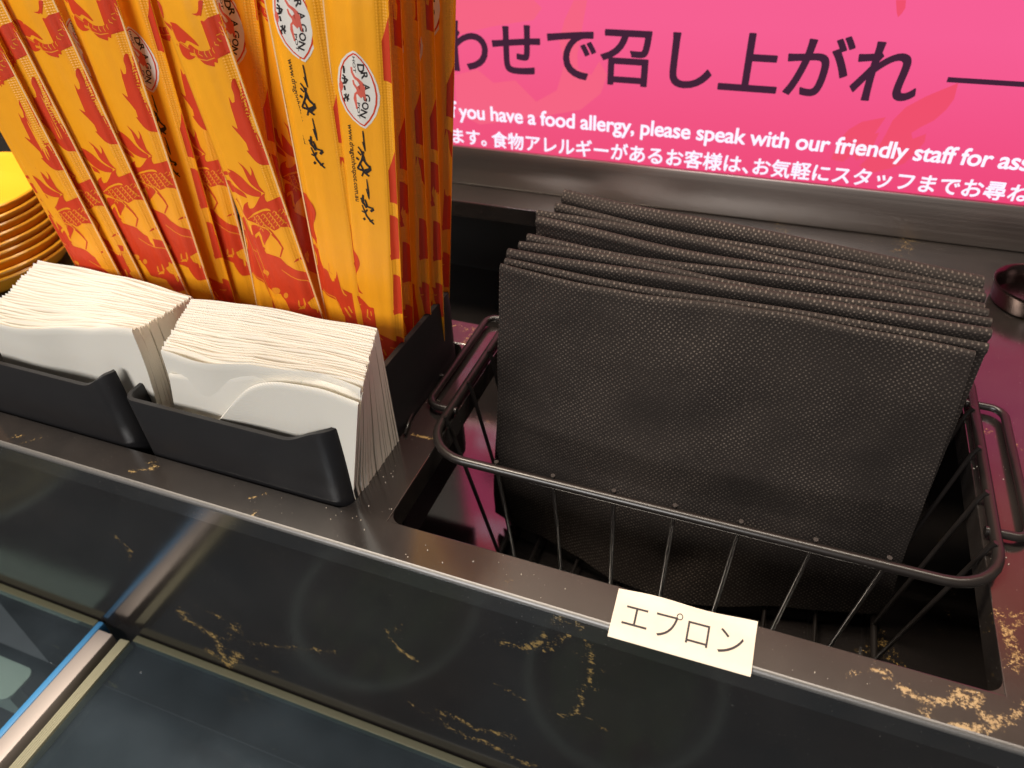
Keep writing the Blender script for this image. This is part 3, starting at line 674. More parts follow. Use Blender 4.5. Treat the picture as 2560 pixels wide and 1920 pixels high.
def wrap(me, mat, off):
    """flat (s,t) print in x=-s, z=t laid on the bulged sleeve"""
    bm = bmesh.new(); bm.from_mesh(me)
    for k in range(1, 28):
        s = PW * k / 28
        bmesh.ops.bisect_plane(bm, geom=bm.verts[:] + bm.edges[:] + bm.faces[:], plane_co=(-s, 0, 0), plane_no=(1, 0, 0))
    for v in bm.verts:
        s = min(PW, max(0, -v.co.x)); t = v.co.z; v.co.x = -s
        v.co.y = -(bulge(s) + 0.0005 * mnoise.noise(Vector((s * 220, t * 22, 3))) + off)
    bmesh.ops.triangulate(bm, faces=bm.faces)
    bm.normal_update()
    for f in bm.faces:
        if f.normal.y > 0: f.normal_flip()
    bm.to_mesh(me); bm.free(); me.materials.append(mat)
    me.polygons.foreach_set('use_smooth', [True]*len(me.polygons)); return me
def polys_mesh(name, polys):
    bm = bmesh.new()
    for P in polys:
        P = [(max(0.0002, min(PW - .0002, s)), t) for s, t in P]
        try: bm.faces.new([bm.verts.new((-s, 0, t)) for s, t in P])
        except ValueError: pass
    bmesh.ops.triangulate(bm, faces=bm.faces)
    me = bpy.data.meshes.new(name); bm.to_mesh(me); bm.free(); return me
def stroke(pts, w):
    """open polyline -> tapering ribbon polygon"""
    P = [Vector((a, b)) for a, b in pts]; n = len(P); Lf, Rt = [], []
    for i, p in enumerate(P):
        t = (P[min(i+1, n-1)] - P[max(i-1, 0)]).normalized(); nn = Vector((-t.y, t.x)); ww = w * (0.55 + 0.45 * math.sin(math.pi * (i + .5) / n)) / 2
        Lf.append(tuple(p + nn * ww)); Rt.append(tuple(p - nn * ww))
    return Lf + Rt[::-1]
# placement: right edge measured at two heights (photo px) on an upright plane y
def frame_of(top, bot, y):
    a, b = Vector(ony(*top, y)), Vector(ony(*bot, y)); ax = (a - b).normalized(); return b, ax
ZBOT = -0.054
def packet_origin(top, bot, y):
    b, ax = frame_of(top, bot, y); t = (ZBOT - b.z) / ax.z; return b + ax * t, ax
def to_st(org_, ax, y, u, v):
    p = Vector(ony(u, v, y)); d = p - org_; w = Vector((-ax.z, 0, ax.x)); return (d.dot(w), d.dot(ax))
O6, A6 = packet_origin((538, 0), (809, 790), .290)
r1 = lambda P: [to_st(O6, A6, .288, x / 3.456, y / 3.456) for x, y in P]
r2 = lambda P: [to_st(O6, A6, .288, 560 + x / 3.456, y / 3.456) for x, y in P]
r6 = lambda P: [to_st(O6, A6, .288, 560 + x / 3.456, 420 + y / 3.456) for x, y in P]
def smooth_poly(P, k=3):
    n = len(P); out = []
    for i in range(n):
        p0, p1, p2, p3 = (np.array(P[(i + q) % n]) for q in (-1, 0, 1, 2))
        for j in range(k):
            t = j / k; m1 = (p2 - p0) * 0.36; m2 = (p3 - p1) * 0.36
            h = (2*t**3 - 3*t**2 + 1, t**3 - 2*t**2 + t, -2*t**3 + 3*t**2, t**3 - t**2)
            out.append(tuple(h[0]*p1 + h[1]*m1 + h[2]*p2 + h[3]*m2))
    return out
def qmap(org_, ax, x0, y0, k, sh=0.0, y=.2885):
    def f(P):
        out = []
        for px, py in P:
            a, b = to_st(org_, ax, y, x0 + px / k, y0 + py / k); out.append((a, b - sh))
        return out
    return f
qa, qb, qc, qd = (qmap(O6, A6, x0, y0, 4.23) for x0, y0 in ((380, 0), (480, 190), (540, 390), (600, 580)))
DR = [qa([(215,220),(290,230),(350,280),(420,340),(490,400),(540,470),(480,440),(410,410),(390,440),(340,420),(325,430),(290,400),(245,330),(190,265),(145,205),(235,270),(280,310),(250,260)]),
 qa([(280,450),(320,475),(330,430),(380,450),(430,490),(425,520),(450,560),(500,580),(470,605),(420,610),(360,570),(310,500)]),
 qa([(440,450),(500,490),(560,520),(620,520),(660,490),(670,460),(660,400),(620,320),(600,280),(570,290),(560,260),(545,230),(545,205),(575,215),(600,210),(610,170),(620,210),(610,260),(640,320),(680,380),(700,400),(690,340),(700,300),(690,230),(700,170),(720,150),(740,250),(790,390),(830,480),(840,550),(800,550),(775,530),(740,560),(715,610),(720,655),(685,645),(690,690),(640,675),(600,655),(560,620),(530,590),(500,550),(440,530),(425,480)]),
 qa([(515,0),(550,0),(555,60),(545,160),(530,150),(500,155),(455,130),(495,130),(515,90)]),
 qa([(-80,-40),(100,10),(150,180),(70,160),(0,100),(-60,40)]),
 qb([(440,25),(465,60),(490,110),(500,180),(520,260),(540,360),(570,460),(610,560),(660,670),(720,760),(770,830),(800,890),(805,950),(740,930),(690,890),(650,840),(620,800),(600,770),(640,795),(650,770),(630,720),(590,670),(530,610),(490,560),(450,500),(500,540),(520,530),(510,490),(480,420),(440,330),(425,270),(410,205),(440,265),(460,280),(470,250),(455,180),(430,110),(428,50)]),
 qb([(488,60),(510,15),(548,110),(522,130),(500,112)]),
 qc([(150,110),(215,135),(300,195),(370,265),(440,330),(500,370),(490,410),(420,395),(350,370),(290,330),(230,260),(170,200),(105,185),(100,150),(180,165),(250,215),(210,160)]),
 qc([(265,35),(320,80),(360,130),(390,180),(400,190),(400,140),(380,85),(415,140),(435,210),(460,270),(500,330),(540,380),(480,345),(410,280),(370,220),(340,140),(310,90)]),
 qc([(130,240),(190,270),(260,320),(330,370),(360,420),(300,395),(240,365),(190,370),(160,310)]),
 qc([(490,410),(535,380),(530,430),(545,470),(600,455),(680,440),(700,520),(745,640),(790,770),(740,750),(690,730),(640,640),(600,560),(560,535),(500,545),(430,580),(375,630),(340,610),(320,560),(330,490),(370,460),(365,500),(390,530),(430,520),(460,480)]),
 qc([(380,642),(440,597),(520,562),(596,566),(655,642),(695,732),(690,745),(640,770),(600,740),(540,700),(460,690)]),
 qc([(410,700),(500,720),(560,745),(600,790),(590,830),(560,880),(548,915),(525,870),(510,800),(490,770),(450,800),(440,850),(425,790)]),
 qc([(455,860),(480,810),(500,850),(530,950),(480,950)]), qc([(290,640),(340,660),(380,780),(430,870),(470,960),(400,960),(340,800)]),
 qd([(100,0),(190,10),(210,70),(250,110),(300,150),(250,180),(240,215),(300,195),(380,215),(450,250),(500,310),(560,370),(640,420),(705,455),(725,510),(760,600),(785,690),(720,640),(650,580),(570,500),(510,440),(470,390),(455,350),(465,420),(510,490),(555,560),(590,630),(640,670),(600,680),(625,720),(640,790),(690,790),(730,830),(800,880),(860,890),(780,895),(720,850),(640,825),(560,800),(550,760),(560,740),(510,690),(470,630),(420,620),(370,620),(310,570),(270,480),(220,340),(160,220),(120,110)]),
 qd([(580,310),(600,285),(650,280),(645,300),(610,305)]), qd([(680,690),(720,720),(760,790),(830,850),(880,900),(900,1000),(820,1000),(740,900),(700,800)])]
def ell(q, cx, cy, rx, ry, n=12): return q([(cx + rx * math.cos(2*math.pi*k/n), cy + ry * math.sin(2*math.pi*k/n)) for k in range(n)])
LOOPS = []
for q in range(20):
    f = q / 19; cx = float(np.interp(f, [0, .25, .5, .7, .88, 1], [530, 556, 590, 640, 705, 748])); cy = 150 + 640 * f
    LOOPS.append(stroke(qb([(cx - 24, cy + 14), (cx - 8, cy - 12), (cx + 14, cy - 6), (cx + 26, cy + 18)]), .0011))
    if q % 2: LOOPS.append(stroke(qb([(cx - 10, cy + 16), (cx + 12, cy + 26)]), .0008))
for q, pts, w in ((qc, [(225,440),(300,550),(370,640),(480,690),(560,720),(620,790),(690,890),(730,970)], .0010), (qd, [(360,0),(420,70),(470,150),(450,240)], .0010), (qc, [(0,230),(60,300),(110,330)], .0009),
                  (qd, [(560,790),(640,820),(720,840)], .0009), (qd, [(470,640),(520,700),(560,740)], .0010)): LOOPS.append(stroke(q(pts), w))
DO = [stroke(qa(p), .00055) for p in ([(490,500),(490,530),(505,560)],[(540,510),(540,550),(580,575)],[(590,520),(595,550),(620,590)],[(630,505),(635,540),(660,582)],[(665,490),(670,520),(690,552)],[(680,430),(690,460),(720,475)],[(700,400),(720,430),(740,440)],[(690,370),(720,355),(745,380)],[(700,290),(715,330),(740,340)],[(695,235),(715,270),(735,270)],[(450,540),(540,600),(620,622),(690,600)],[(330,430),(390,470),(440,500)])]
for r_ in range(5):
    for c_ in range(6):
        x = 425 + c_ * 52 + r_ * 22; y = 618 - c_ * 9 + r_ * 32
        if x < 740 and (r_ < 4 or c_ < 5): DO.append(stroke(qc([(x - 18, y + 6), (x - 2, y - 14), (x + 18, y + 2), (x + 22, y + 26)]), .00055))
DO += [ell(qd, 300, 405, 44, 34), ell(qd, 405, 592, 52, 36), ell(qd, 515, 640, 24, 30), stroke(qd([(470,370),(560,450),(660,500),(740,545)]), .0006), stroke(qd([(640,700),(650,760),(680,780)]), .0010), stroke(qd([(690,680),(710,740),(700,790)]), .0009), stroke(qd([(120,110),(150,170),(190,200)]), .0009)]
D_RED = wrap(polys_mesh('dragon_print', [smooth_poly(P) for P in DR] + LOOPS + [stroke(qd([(285,400),(320,410),(345,430)]), .0008), stroke(qd([(380,600),(420,585),(450,600)]), .0008)]), M_RED, 0.00012); D_OR = wrap(polys_mesh('scale_print', DO), M_ORANGE, 0.00020)
CR0 = wrap(polys_mesh('crimp_edge', [[(0.0, 0), (0.0011, 0), (0.0011, PL), (0.0, PL)]]), M_CRIMP, 0.00010)
CR1 = wrap(polys_mesh('crimp_edge', [[(PW - .0010, 0), (PW, 0), (PW, PL), (PW - .0010, PL)]]), M_CRIMP, 0.00010)
# logo side, measured on the packet with the second badge
OB, AB = packet_origin((971, 0), (1011, 863), .298)
b5 = lambda P: [to_st(OB, AB, .296, 700 + x / 5.925, 60 + y / 5.925) for x, y in P]
b6 = lambda P: [to_st(OB, AB, .296, 700 + x / 5.186, 240 + y / 5.186) for x, y in P]
zz6 = lambda P: [to_st(OB, AB, .296, 560 + x / 3.456, 420 + y / 3.456) for x, y in P]
LENS = [(1110,370),(1160,390),(1230,470),(1320,600),(1400,750),(1455,900),(1485,1060),(1480,1200),(1440,1340),(1370,1450),(1295,1525),(1230,1490),(1120,1400),(1010,1260),(930,1100),(890,950),(880,800),(900,620),(950,500),(1020,420)]
def inset(P, k):
    cx = sum(p[0] for p in P) / len(P); cy = sum(p[1] for p in P) / len(P)
    return [(cx + (x - cx) * k, cy + (y - cy) * (1 - (1 - k) * 0.55)) for x, y in P]
L_W = wrap(polys_mesh('badge_print', [b5(LENS)]), M_WHITEINK, 0.00012)
L_R = wrap(polys_mesh('badge_ring_print', [b5(inset(LENS, .90))]), M_RED, 0.00018)
L_W2 = wrap(polys_mesh('badge_field_print', [b5(inset(LENS, .82))]), M_WHITEINK, 0.00024)
def s5(P, w): return stroke(b5(P), w)
L_K = wrap(polys_mesh('badge_dragon_print', [s5([(1090,610),(1100,690),(1140,760),(1190,800),(1240,860),(1265,930),(1260,1010),(1230,1050),(1200,1010),(1210,940),(1180,900)], .0016),
    s5([(1115,800),(1130,860),(1180,930),(1190,990)], .0012), s5([(1190,970),(1150,1010),(1140,1080),(1160,1150),(1175,1230)], .0012), s5([(1240,860),(1270,960),(1270,1060),(1300,1130)], .0008),
    b5([(930,800),(965,840),(975,900),(960,950),(940,970),(915,930),(905,860)])]), M_PINKINK, 0.00030)
CAL = [s5([(975,590),(985,640),(985,700)], .0011), s5([(965,720),(1000,760)], .0010), s5([(950,770),(1030,790)], .0009), s5([(1000,740),(990,830)], .0009), s5([(1040,790),(1010,840),(960,850)], .0010), s5([(990,880),(1000,950)], .0011),
       s5([(985,1010),(1030,1060),(1060,1090)], .0010), s5([(1055,1010),(1030,1070),(1040,1120)], .0009), s5([(980,1060),(1000,1120)], .0009), s5([(1020,1000),(1000,1080)], .0008)]
t6 = lambda P, w: stroke(b6(P), w)
CAL += [t6([(1100,425),(1105,460),(1115,560),(1130,690)], .0008), t6([(1095,565),(1120,650),(1130,690)], .0006), t6([(1040,630),(1085,690),(1110,760),(1130,830),(1180,900)], .0011), t6([(1035,690),(1080,740)], .0010), t6([(1015,770),(1050,800)], .0013),
        t6([(1110,690),(1090,800),(1030,910)], .0011), t6([(1030,910),(1110,940),(1190,920)], .0013), t6([(1180,880),(1190,930),(1130,980)], .0016), t6([(1070,850),(1120,960),(1180,1015)], .0012), t6([(1120,930),(1090,1010)], .0010), t6([(1100,790),(1150,860),(1185,900)], .0012),
        t6([(1150,1050),(1160,1120),(1175,1220),(1180,1310)], .0007), t6([(1145,1170),(1175,1290)], .0006), t6([(1105,1250),(1090,1340),(1110,1370)], .0012), t6([(1070,1290),(1120,1370),(1150,1420)], .0012), t6([(1130,1310),(1160,1400),(1215,1430)], .0012),
        t6([(1215,1420),(1225,1450),(1200,1470)], .0016), t6([(1085,1460),(1130,1480),(1160,1440)], .0011), t6([(1090,1380),(1150,1520),(1200,1590),(1240,1640)], .0011), t6([(1230,1580),(1190,1600)], .0009), t6([(1110,1550),(1130,1575)], .0018)]
L_C = wrap(polys_mesh('calligraphy_print', CAL), M_BLACKINK, 0.00030)
def run_text(body, start, end, h, off=0.0):
    """letters running down the sleeve with their tops towards its right edge"""
    me = text_mesh(body, offset=off, res=3); P = co(me); a, b = P[:, 0].min(), P[:, 0].max()
    (s0, t0), (s1, t1) = start, end; L = math.hypot(s1 - s0, t1 - t0); dx, dy = (s1 - s0) / L, (t1 - t0) / L
    q = (P[:, 0] - a) / (b - a) * L; hh = P[:, 1] * h
    S = s0 + dx * q + dy * hh; T = t0 + dy * q - dx * hh
    Q = np.stack([-S, np.zeros(len(P)), T], 1); me.vertices.foreach_set('co', Q.ravel()); me.update(); return me
def join(meshes, name):
    bm = bmesh.new()
    for m in meshes: bm.from_mesh(m)
    me = bpy.data.meshes.new(name); bm.to_mesh(me); bm.free(); return me
(sa, ta), (sb, tb) = b6([(905, 335), (985, 1240)])
web = run_text('www.dragonhotpot.com.au', (sa, ta), (sb - .0006, tb - .004), 0.0036, 0.012)
lt = []
for ch, p, q in (('D', (1180,560), (1190,690)), ('R', (1225,690), (1245,800)), ('A', (1258,860), (1270,965)), ('G', (1268,1010), (1270,1115)), ('O', (1255,1120), (1245,1230)), ('N', (1240,1230), (1215,1330))):
    lt.append(run_text(ch, *b5([p, q]), 0.0042, 0.03))
lt.append(run_text('HOT', *b5([(1105,450), (1125,690)]), 0.0019, 0.02)); lt.append(run_text('POT', *b5([(1180,1130), (1185,1360)]), 0.0019, 0.02))
L_T = wrap(join([web] + lt, 'lettering_print'), M_BLACKINK, 0.00030)
# red blocks of the dragon's tail that wrap round onto this side
OA, AA = packet_origin((815, 0), (933, 816), .296)
qe = qmap(OA, AA, 680, 480, 2.3215, 0.0285, .2945)
WR = [qe([(175,0),(215,20),(250,60),(268,110),(262,150),(245,200),(255,250),(305,305),(240,268),(215,200),(200,100),(180,60)]),
 qe([(240,300),(300,335),(345,382),(375,390),(380,440),(390,500),(410,540),(440,560),(500,600),(545,605),(540,625),(490,620),(545,650),(560,775),(560,1000),(470,1000),(450,750),(425,690),(395,620),(340,580),(280,560),(270,520),(330,545),(390,580),(350,510),(280,470),(255,420),(300,440),(330,470),(310,420),(260,360)]),
 qe([(150,230),(200,240),(235,300),(250,400),(260,500),(230,440),(200,340)])]
WO = [stroke(qe([(415,540),(430,575),(445,590)]), .0011), stroke(qe([(435,655),(460,700),(470,715)]), .0013), stroke(qe([(455,650),(475,690)]), .0011), stroke(qe([(300,560),(380,600),(410,660)]), .0007), stroke(qe([(340,400),(345,450),(365,465)]), .0011), stroke(qe([(360,410),(368,440)]), .0008), stroke(qe([(490,640),(530,650)]), .0009)]
L_WO = wrap(polys_mesh('scale_print', WO), M_ORANGE, 0.00020)
for t0 in (0.086, 0.128, 0.164): WR.append([(0.0, t0), (0.0046, t0 - .001), (0.0050, t0 + .002), (0.0038, t0 + .004), (0.0018, t0 + .004), (0.0018, t0 + .006), (0.0046, t0 + .008), (0.0040, t0 + .026), (0.0, t0 + .024)])
for t0 in (-0.032, 0.028): WR.append([(0.0, t0 + .228), (0.0036, t0 + .229), (0.0036, t0 + .246), (0.0, t0 + .256)])
L_WRAP = wrap(polys_mesh('dragon_print', [smooth_poly(P) if q_ < 3 else P for q_, P in enumerate(WR)]), M_RED, 0.00012)

def piece(name, me, parent, dz=0.0):
    o = bpy.data.objects.new(name, me); C.objects.link(o); o.parent = parent; o.location.z = dz
    if len(me.vertices) and name in ('dragon_print', 'scale_print', 'calligraphy_print', 'lettering_print', 'badge_dragon_print'): o['kind'] = 'stuff'
    return o
PACK = [ # right edge top, right edge bottom (px), depth, side, shift of the print, yaw, label
 ((-30,50),(298,680),.294,'d',-.022,4,'leftmost orange chopstick packet with red dragon, beside the yellow bowls'),
 ((12,14),(356,692),.301,'d',-.012,4,'orange dragon-print chopstick packet second from the left'),
 ((136,0),(466,721),.308,'d',-.008,4,'orange dragon-print chopstick packet third from the left, leaning left'),
 ((292,0),(535,741),.315,'d',-.002,3,'orange dragon-print packet just left of the two dark gaps between packets'),
 ((228,0),(505,738),.3235,'l',.0,2,'chopstick packet whose white badge peeks out between two left dragon-print packets'),
 ((376,0),(587,750),.3265,'l',-.004,1,'plain yellow-looking packet with a badge half hidden by a dragon-print packet'),
 ((452,0),(655,780),.334,'d',-.006,1,'shaded packet in the gap behind the left edge of the frontmost dragon-print packet'),
 ((538,0),(809,790),.290,'d',0,5,'frontmost wide dragon-print packet with pale right edge, in the middle of the bunch'),
 ((640,0),(748,790),.307,'l',.022,2,'packet directly behind the frontmost dragon-print one, its HOT POT badge half covered'),
 ((742,0),(866,800),.3135,'d',.010,2,'dragon-print packet mostly hidden behind the left badge packet'),
 ((815,0),(933,816),.296,'l',.0285,3,'left one of the two packets showing a full white badge and web address'),
 ((971,0),(1011,863),.298,'l',0,4,'right one of the two packets showing a full white badge and bold brush lettering'),
 ((1002,0),(1036,860),.3165,'l',.010,3,'narrow strip of a packet just right of the two badge packets'),
 ((1043,0),(1078,800),.3305,'l',.018,3,'packet seen as a narrow strip, second behind the right badge packet'),
 ((1083,0),(1108,740),.3440,'l',.010,3,'packet seen as a narrow strip, third behind the right badge packet'),
 ((1140,0),(1124,709),.3585,'l',.024,3,'rearmost packet beside the pink screen with a half badge showing')]
for top, bot, y, side, sh, yaw, lab in PACK:
    o_, ax = packet_origin(top, bot, y)
    t = thing('chopstick_packet', lab, 'chopstick packet', o_, 'orange chopstick packets standing in the organiser')
    t.rotation_mode = 'XYZ'; t.rotation_euler = (0, math.atan2(ax.x, ax.z), 0)
    t.rotation_euler = (Matrix.Rotation(math.atan2(ax.x, ax.z), 3, 'Y') @ Matrix.Rotation(math.radians(yaw), 3, 'Z')).to_euler()
    if side == 'd' and bot[0] < 700: t.scale.x = 1.13
    piece('paper_sleeve', SLEEVE, t)
    if side == 'd':
        piece('dragon_print', D_RED, t, sh); piece('scale_print', D_OR, t, sh); piece('crimp_edge', CR0, t)
    else:
        b = piece('badge_print', L_W, t, sh)
        for nm, m_ in (('badge_ring_print', L_R), ('badge_field_print', L_W2), ('badge_dragon_print', L_K)): piece(nm, m_, b)
        piece('calligraphy_print', L_C, t, sh); piece('lettering_print', L_T, t, sh); piece('dragon_print', L_WRAP, t, sh); piece('scale_print', L_WO, t, sh); piece('crimp_edge', CR1, t)

# thin cable lying beside the organiser
mb = MB(); cp = [onz(u, v, 0.0018) for u, v in ((1012,1085),(1024,1050),(1042,1005),(1060,968),(1082,946),(1104,938),(1118,945))]
mb.tube(cp, 0.0011, 8); tag(mb.build('thin_cable', M_WIRE, smooth=True), 'thin dark cable curving on the counter between the organiser and the basket handle', 'cable')
# ------------------------------------------------------------------ name label on the counter edge
lb = thing('name_label', 'cream paper label reading エプロン stuck on the counter edge before the basket', 'label', (-0.003, 0.198, 0.001))
LC = [onz(1519,1588,0.0012), onz(1877,1690,0.0012), onz(1893,1560,0.0012), onz(1547,1473,0.0012)]
def lab_pt(u, v, off=0.0):
    p = (Vector(LC[0]) * (1-u) + Vector(LC[1]) * u) * (1-v) + (Vector(LC[3]) * (1-u) + Vector(LC[2]) * u) * v
    p.z += 0.0024 * max(0, v - .75) * 4 * math.sin(u * 4.2 + .4) ** 2 * (1 - v * .3) + 0.0004 + off - 0.0011 * max(0.0, 1 - v / .16) ** 2; return p
mb = MB(); mb.grid(lambda u, v: lab_pt(u, v), 30, 12); mb.grid(lambda u, v: lab_pt(u, v, -0.00025), 30, 12, True)
card = kid(mb.build('card', M_CARD, smooth=True), lb)
me = text_mesh('エプロン', offset=-0.009, res=8); P = co(me); a, b = P[:, 0].min(), P[:, 0].max(); lo, hi = P[:, 1].min(), P[:, 1].max()
Q = [tuple(lab_pt(0.075 + (x - a) / (b - a) * 0.85, 0.25 + (yy - lo) / (hi - lo) * 0.55, 0.00018)) for x, yy, _ in P]
me.vertices.foreach_set('co', np.array(Q).ravel()); me.update(); kid(link('lettering', me, M_CARDINK, clean=False), lb)

# ------------------------------------------------------------------ yellow bowls stacked at the left
def bowl_mesh():
    prof = [(0.0, 0.0), (0.042, 0.0), (0.044, 0.002), (0.052, 0.004), (0.062, 0.010), (0.068, 0.018), (0.0705, 0.0205), (0.0718, 0.0215), (0.0722, 0.0228), (0.0714, 0.0238), (0.0700, 0.0232), (0.0660, 0.0195), (0.0600, 0.0125), (0.050, 0.0065), (0.0, 0.004)]
    n = 48; vs = [(r*math.cos(2*math.pi*k/n), r*math.sin(2*math.pi*k/n), z) for r, z in prof for k in range(n)]
    fs = [(i*n+k, i*n+(k+1) % n, (i+1)*n+(k+1) % n, (i+1)*n+k) for i in range(len(prof)-1) for k in range(n)]
    mb = MB(); mb.add(vs, fs); o = mb.build('yellow_bowl', M_YELLOW, smooth=True); soft(o, 50); return o
b0 = bowl_mesh(); NB = 9
for k in range(NB):
    o = b0 if k == 0 else b0.copy()
    if k: C.objects.link(o)
    o.location = (-0.6150 + 0.0010 * math.sin(k * 2.1), 0.345 + 0.0010 * math.cos(k * 3), 0.0008 + (NB - 1 - k) * 0.0066); o.rotation_euler = (0.006 * math.sin(k), 0.006 * math.cos(k * 1.7), k)
    lab = 'shallow yellow bowl on top of the stack at the left edge, its inside showing' if k == 0 else ('shallow yellow bowl, %s from the top of the nested stack at left' % ORD[k] if k < NB - 1 else 'shallow yellow bowl at the very bottom of the nested stack at left')
    tag(o, lab, 'bowl', 'yellow bowls nested at the left')

# ------------------------------------------------------------------ round metal pot at the right
rc = onz(2598, 724, 0.012)
pot = thing('metal_cup', 'small round dark metal cup at the right edge reflecting the pink screen', 'cup', (rc[0], rc[1], 0))
prof = [(0.0262, 0.0008), (0.0275, 0.002), (0.0292, 0.0135), (0.0300, 0.0148), (0.0296, 0.0162), (0.0284, 0.0158), (0.0268, 0.013), (0.0250, 0.0025), (0.0, 0.0022)]
n = 56; mb = MB(); mb.add([(rc[0] + r*math.cos(2*math.pi*k/n), rc[1] + r*math.sin(2*math.pi*k/n), z) for r, z in prof for k in range(n)],
    [(i*n+k, i*n+(k+1) % n, (i+1)*n+(k+1) % n, (i+1)*n+k) for i in range(len(prof)-1) for k in range(n)])
kid(soft(mb.build('cup_body', M_RINGMETAL, smooth=True), 60), pot)

# ------------------------------------------------------------------ glass-topped food display in front
def panel(x0, x1, label):
    t = thing('glass_panel', label, 'glass panel', ((x0+x1)/2, 0.05, Z_GL))
    mb = MB(); mb.box(x0, x1, -0.40, 0.1815, Z_GL - 0.008, Z_GL); kid(mb.build('pane', M_GLASS), t)
    mb = MB(); mb.box(x0, x1, 0.1817, 0.1872, Z_GL - 0.008, Z_GL + .0004); kid(mb.build('polished_edge', M_EDGE, bevel=0.0008), t)
    return t
g1 = panel(-0.4083, 0.45, 'glass top panel in front of the counter to the right of the metal bar')
mb = MB()
for k in range(5): mb.box(-0.4185 + .0020*k, -0.4185 + .0020*k + .0013, -0.40, 0.1800, Z_GL - 0.008, Z_GL + .0004*k)
kid(mb.build('polished_edge', Mat('pale_edge_trim', (0.30, 0.285, 0.19, 1), 0.4).m), g1)
panel(-0.95, -0.4478, 'glass top panel in front of the counter to the left of the metal bar')
bar = thing('divider_bar', 'pale metal divider bar with a blue edge running between the glass panels', 'metal bar', (-0.435, 0.05, Z_GL))
mb = MB(); mb.box(-0.4396, -0.4250, -0.40, 0.1800, Z_GL - 0.012, Z_GL + 0.0030); kid(soft(mb.build('metal_strip', M_STEEL, bevel=0.0012)), bar)
mb = MB(); mb.box(-0.4458, -0.4402, -0.40, 0.1862, Z_GL - 0.012, Z_GL + 0.0024); kid(soft(mb.build('blue_strip', M_BLUE, bevel=0.0012)), bar)  # plain blue strip along the bar's left edge
mb = MB(); mb.box(-0.95, 0.45, -0.45, 0.1879, -0.36, -0.352)
cab = mb.build('display_well', Mat('dark_display_well', (0.015, 0.019, 0.023, 1), 0.5).m); tag(cab, kind='structure')
# dishes of greens under the glass
M_BOWLW = Mat('dark_glazed_bowl', (0.035, 0.03, 0.026, 1), 0.25).m
M_DISHRIM = Mat('pale_dish_rim', (0.75, 0.66, 0.52, 1), 0.3).m
lm = Mat('salad_leaf', (0.07, 0.12, 0.02, 1), 0.5); lm.L(lm.mix(lm.noise(40, 3), (0.02, 0.045, 0.010, 1), (0.16, 0.20, 0.05, 1)), lm.b.inputs['Base Color'])
for bx, by, br, lab in ((-0.272, 0.052, 0.085, 'round dish of green leaves under the glass, nearer the divider bar'), (-0.045, 0.049, 0.082, 'round dish of green leaves under the glass, in front of the label'), (-0.785, 0.04, 0.085, 'round dish of yellow food under the left glass panel')):
    t = thing('food_dish', lab, 'dish', (bx, by, -0.352), 'dishes of greens under the glass')
    prof = [(0.04, 0.001), (0.055, 0.012), (br - .012, 0.045), (br - .001, 0.066), (br, 0.068), (br - .003, 0.0685), (br - .010, 0.060), (0.05, 0.02), (0.0, 0.016)]
    n = 56; mb = MB(); mb.add([(bx + r*math.cos(2*math.pi*k/n), by + r*math.sin(2*math.pi*k/n), -0.352 + z) for r, z in prof for k in range(n)],
        [(i*n+k, i*n+(k+1) % n, (i+1)*n+(k+1) % n, (i+1)*n+k) for i in range(len(prof)-1) for k in range(n)])
    kid(soft(mb.build('dish', M_BOWLW, smooth=True), 60), t)
    mb = MB(); mb.tube([(bx + br*math.cos(2*math.pi*k/n), by + br*math.sin(2*math.pi*k/n), -0.352 + .0685) for k in range(n)], 0.0022, 8, True); kid(mb.build('rim', M_DISHRIM, smooth=True), t)
    mb = MB(); rs = random.Random(int(br * 1e4))
    for k in range(120):
        a = rs.random() * 6.28; r = (br - .018) * math.sqrt(rs.random()); c = Vector((bx + r*math.cos(a), by + r*math.sin(a), -0.352 + 0.045 + 0.012 * rs.random() - 0.1 * r * 0.1))
        R = Euler((rs.uniform(-.8, .8), rs.uniform(-.8, .8), rs.random() * 6)).to_matrix(); l = rs.uniform(.008, .018)
        mb.add([c + R @ Vector(p) * l for p in ((-1,0,0),(-.4,-.5,.1),(.5,-.45,.15),(1,0,0),(.5,.45,.2),(-.4,.5,.1))], [(0,1,2,3,4,5)])
    lv_ = kid(mb.build('leaves' if bx > -0.6 else 'yellow_food', lm.m if bx > -0.6 else Mat('yellow_food', (0.40, 0.24, 0.06, 1), 0.5).m), t); tag(lv_, kind='stuff')
# pale tag under the left glass
tg = MB(); x1, y0, y1, z = -0.5345, 0.1275, 0.1585, -0.284
P = [(-0.70, y0), (x1 - .010, y0)] + arc(x1 - .010, y0 + .010, .010, -90, 0)[1:] + arc(x1 - .008, y1 - .008, .008, 0, 90) + [(-0.70, y1)]
k = len(P); tg.add([(x, y, z) for x, y in P] + [(x, y, z - .003) for x, y in P], [tuple(range(k)), tuple(range(2*k-1, k-1, -1))] + [(a, (a+1) % k, k+(a+1) % k, k+a) for a in range(k)])
tg.box(-0.70, -0.56, y0 + .01, y1 - .01, -0.352, z - .0035)
tag(tg.build('tray_handle', Mat('pale_melamine', (0.62, 0.60, 0.45, 1), 0.5).m), 'pale cream rounded handle end under the left glass panel', 'handle')

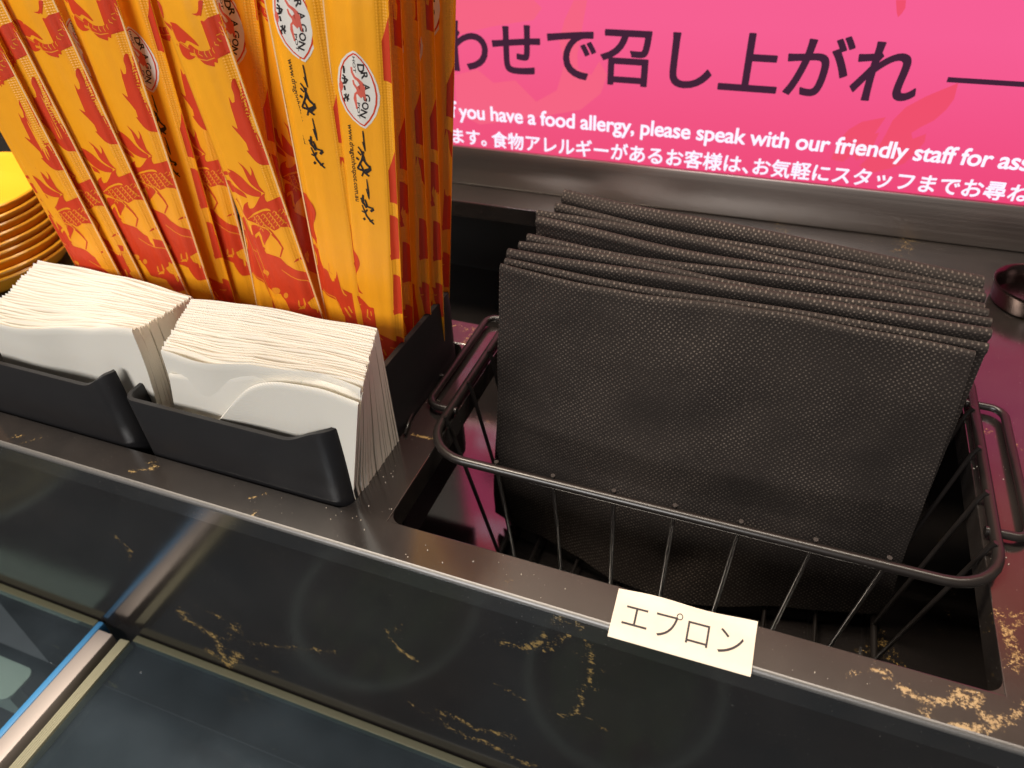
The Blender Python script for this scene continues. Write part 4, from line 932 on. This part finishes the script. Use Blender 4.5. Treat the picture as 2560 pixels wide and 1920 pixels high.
# water drops on the glass
mb = MB(); rs = random.Random(5)
for k in range(26):
    x, y = rs.uniform(-0.55, 0.05), rs.uniform(0.03, 0.175)
    if -0.45 < x < -0.403: continue
    r = rs.uniform(.0004, .0010); n = 10
    vs = [(x + r*a*math.cos(2*math.pi*q/n), y + r*a*math.sin(2*math.pi*q/n)*1.15, Z_GL + .0001 + r*h) for a, h in ((1, 0), (.85, .25), (.5, .42)) for q in range(n)] + [(x, y, Z_GL + .0001 + r*.47)]
    mb.add(vs, [(i*n+q, i*n+(q+1) % n, (i+1)*n+(q+1) % n, (i+1)*n+q) for i in range(2) for q in range(n)] + [(2*n+q, 2*n+(q+1) % n, 3*n) for q in range(n)])
wd = Mat('water_drop', (0.9, 0.95, 1, 1), 0.05); wd.b.inputs['Transmission Weight'].default_value = 0.9; wd.b.inputs['IOR'].default_value = 1.33
tag(mb.build('water_drops', wd.m, smooth=True), 'tiny scattered water drops on the glass panels', 'water drops', kind='stuff')

# crumbs and dust on the counter
mb = MB(); rs = random.Random(11)
spots = [(900,1290,60),(1110,1400,90),(1290,1450,110),(1560,1560,60),(950,1180,45),(2250,1690,150),(2530,1400,50),(1090,1010,30),(600,1230,180),(2480,1180,50)]
for k in range(150):
    u, v, sp = spots[k % len(spots)]; p = onz(u + rs.gauss(0, sp), v + rs.gauss(0, sp * .35), 0.0003)
    if p[1] < YF + .004 or any(h[0] - .001 < p[0] < h[1] + .001 and h[2] - .001 < p[1] < h[3] + .001 for h in HOLES): continue
    r = rs.uniform(.00012, .00042); R_ = Euler((rs.random()*6, rs.random()*6, rs.random()*6)).to_matrix(); st = rs.uniform(.6, 2.2)
    vs = [Vector(p) + R_ @ Vector((a*r*st, b*r, c*r)) for a, b, c in ((1,0,0),(-1,0,0),(0,1,0),(0,-1,0),(0,0,1),(0,0,-1))]
    mb.add(vs, [(0,2,4),(2,1,4),(1,3,4),(3,0,4),(2,0,5),(1,2,5),(3,1,5),(0,3,5)])
tag(mb.build('crumbs', Mat('pale_crumb', (0.50, 0.44, 0.36, 1), 0.8).m), 'tiny pale crumbs and dust scattered on the counter top', 'crumbs', kind='stuff')
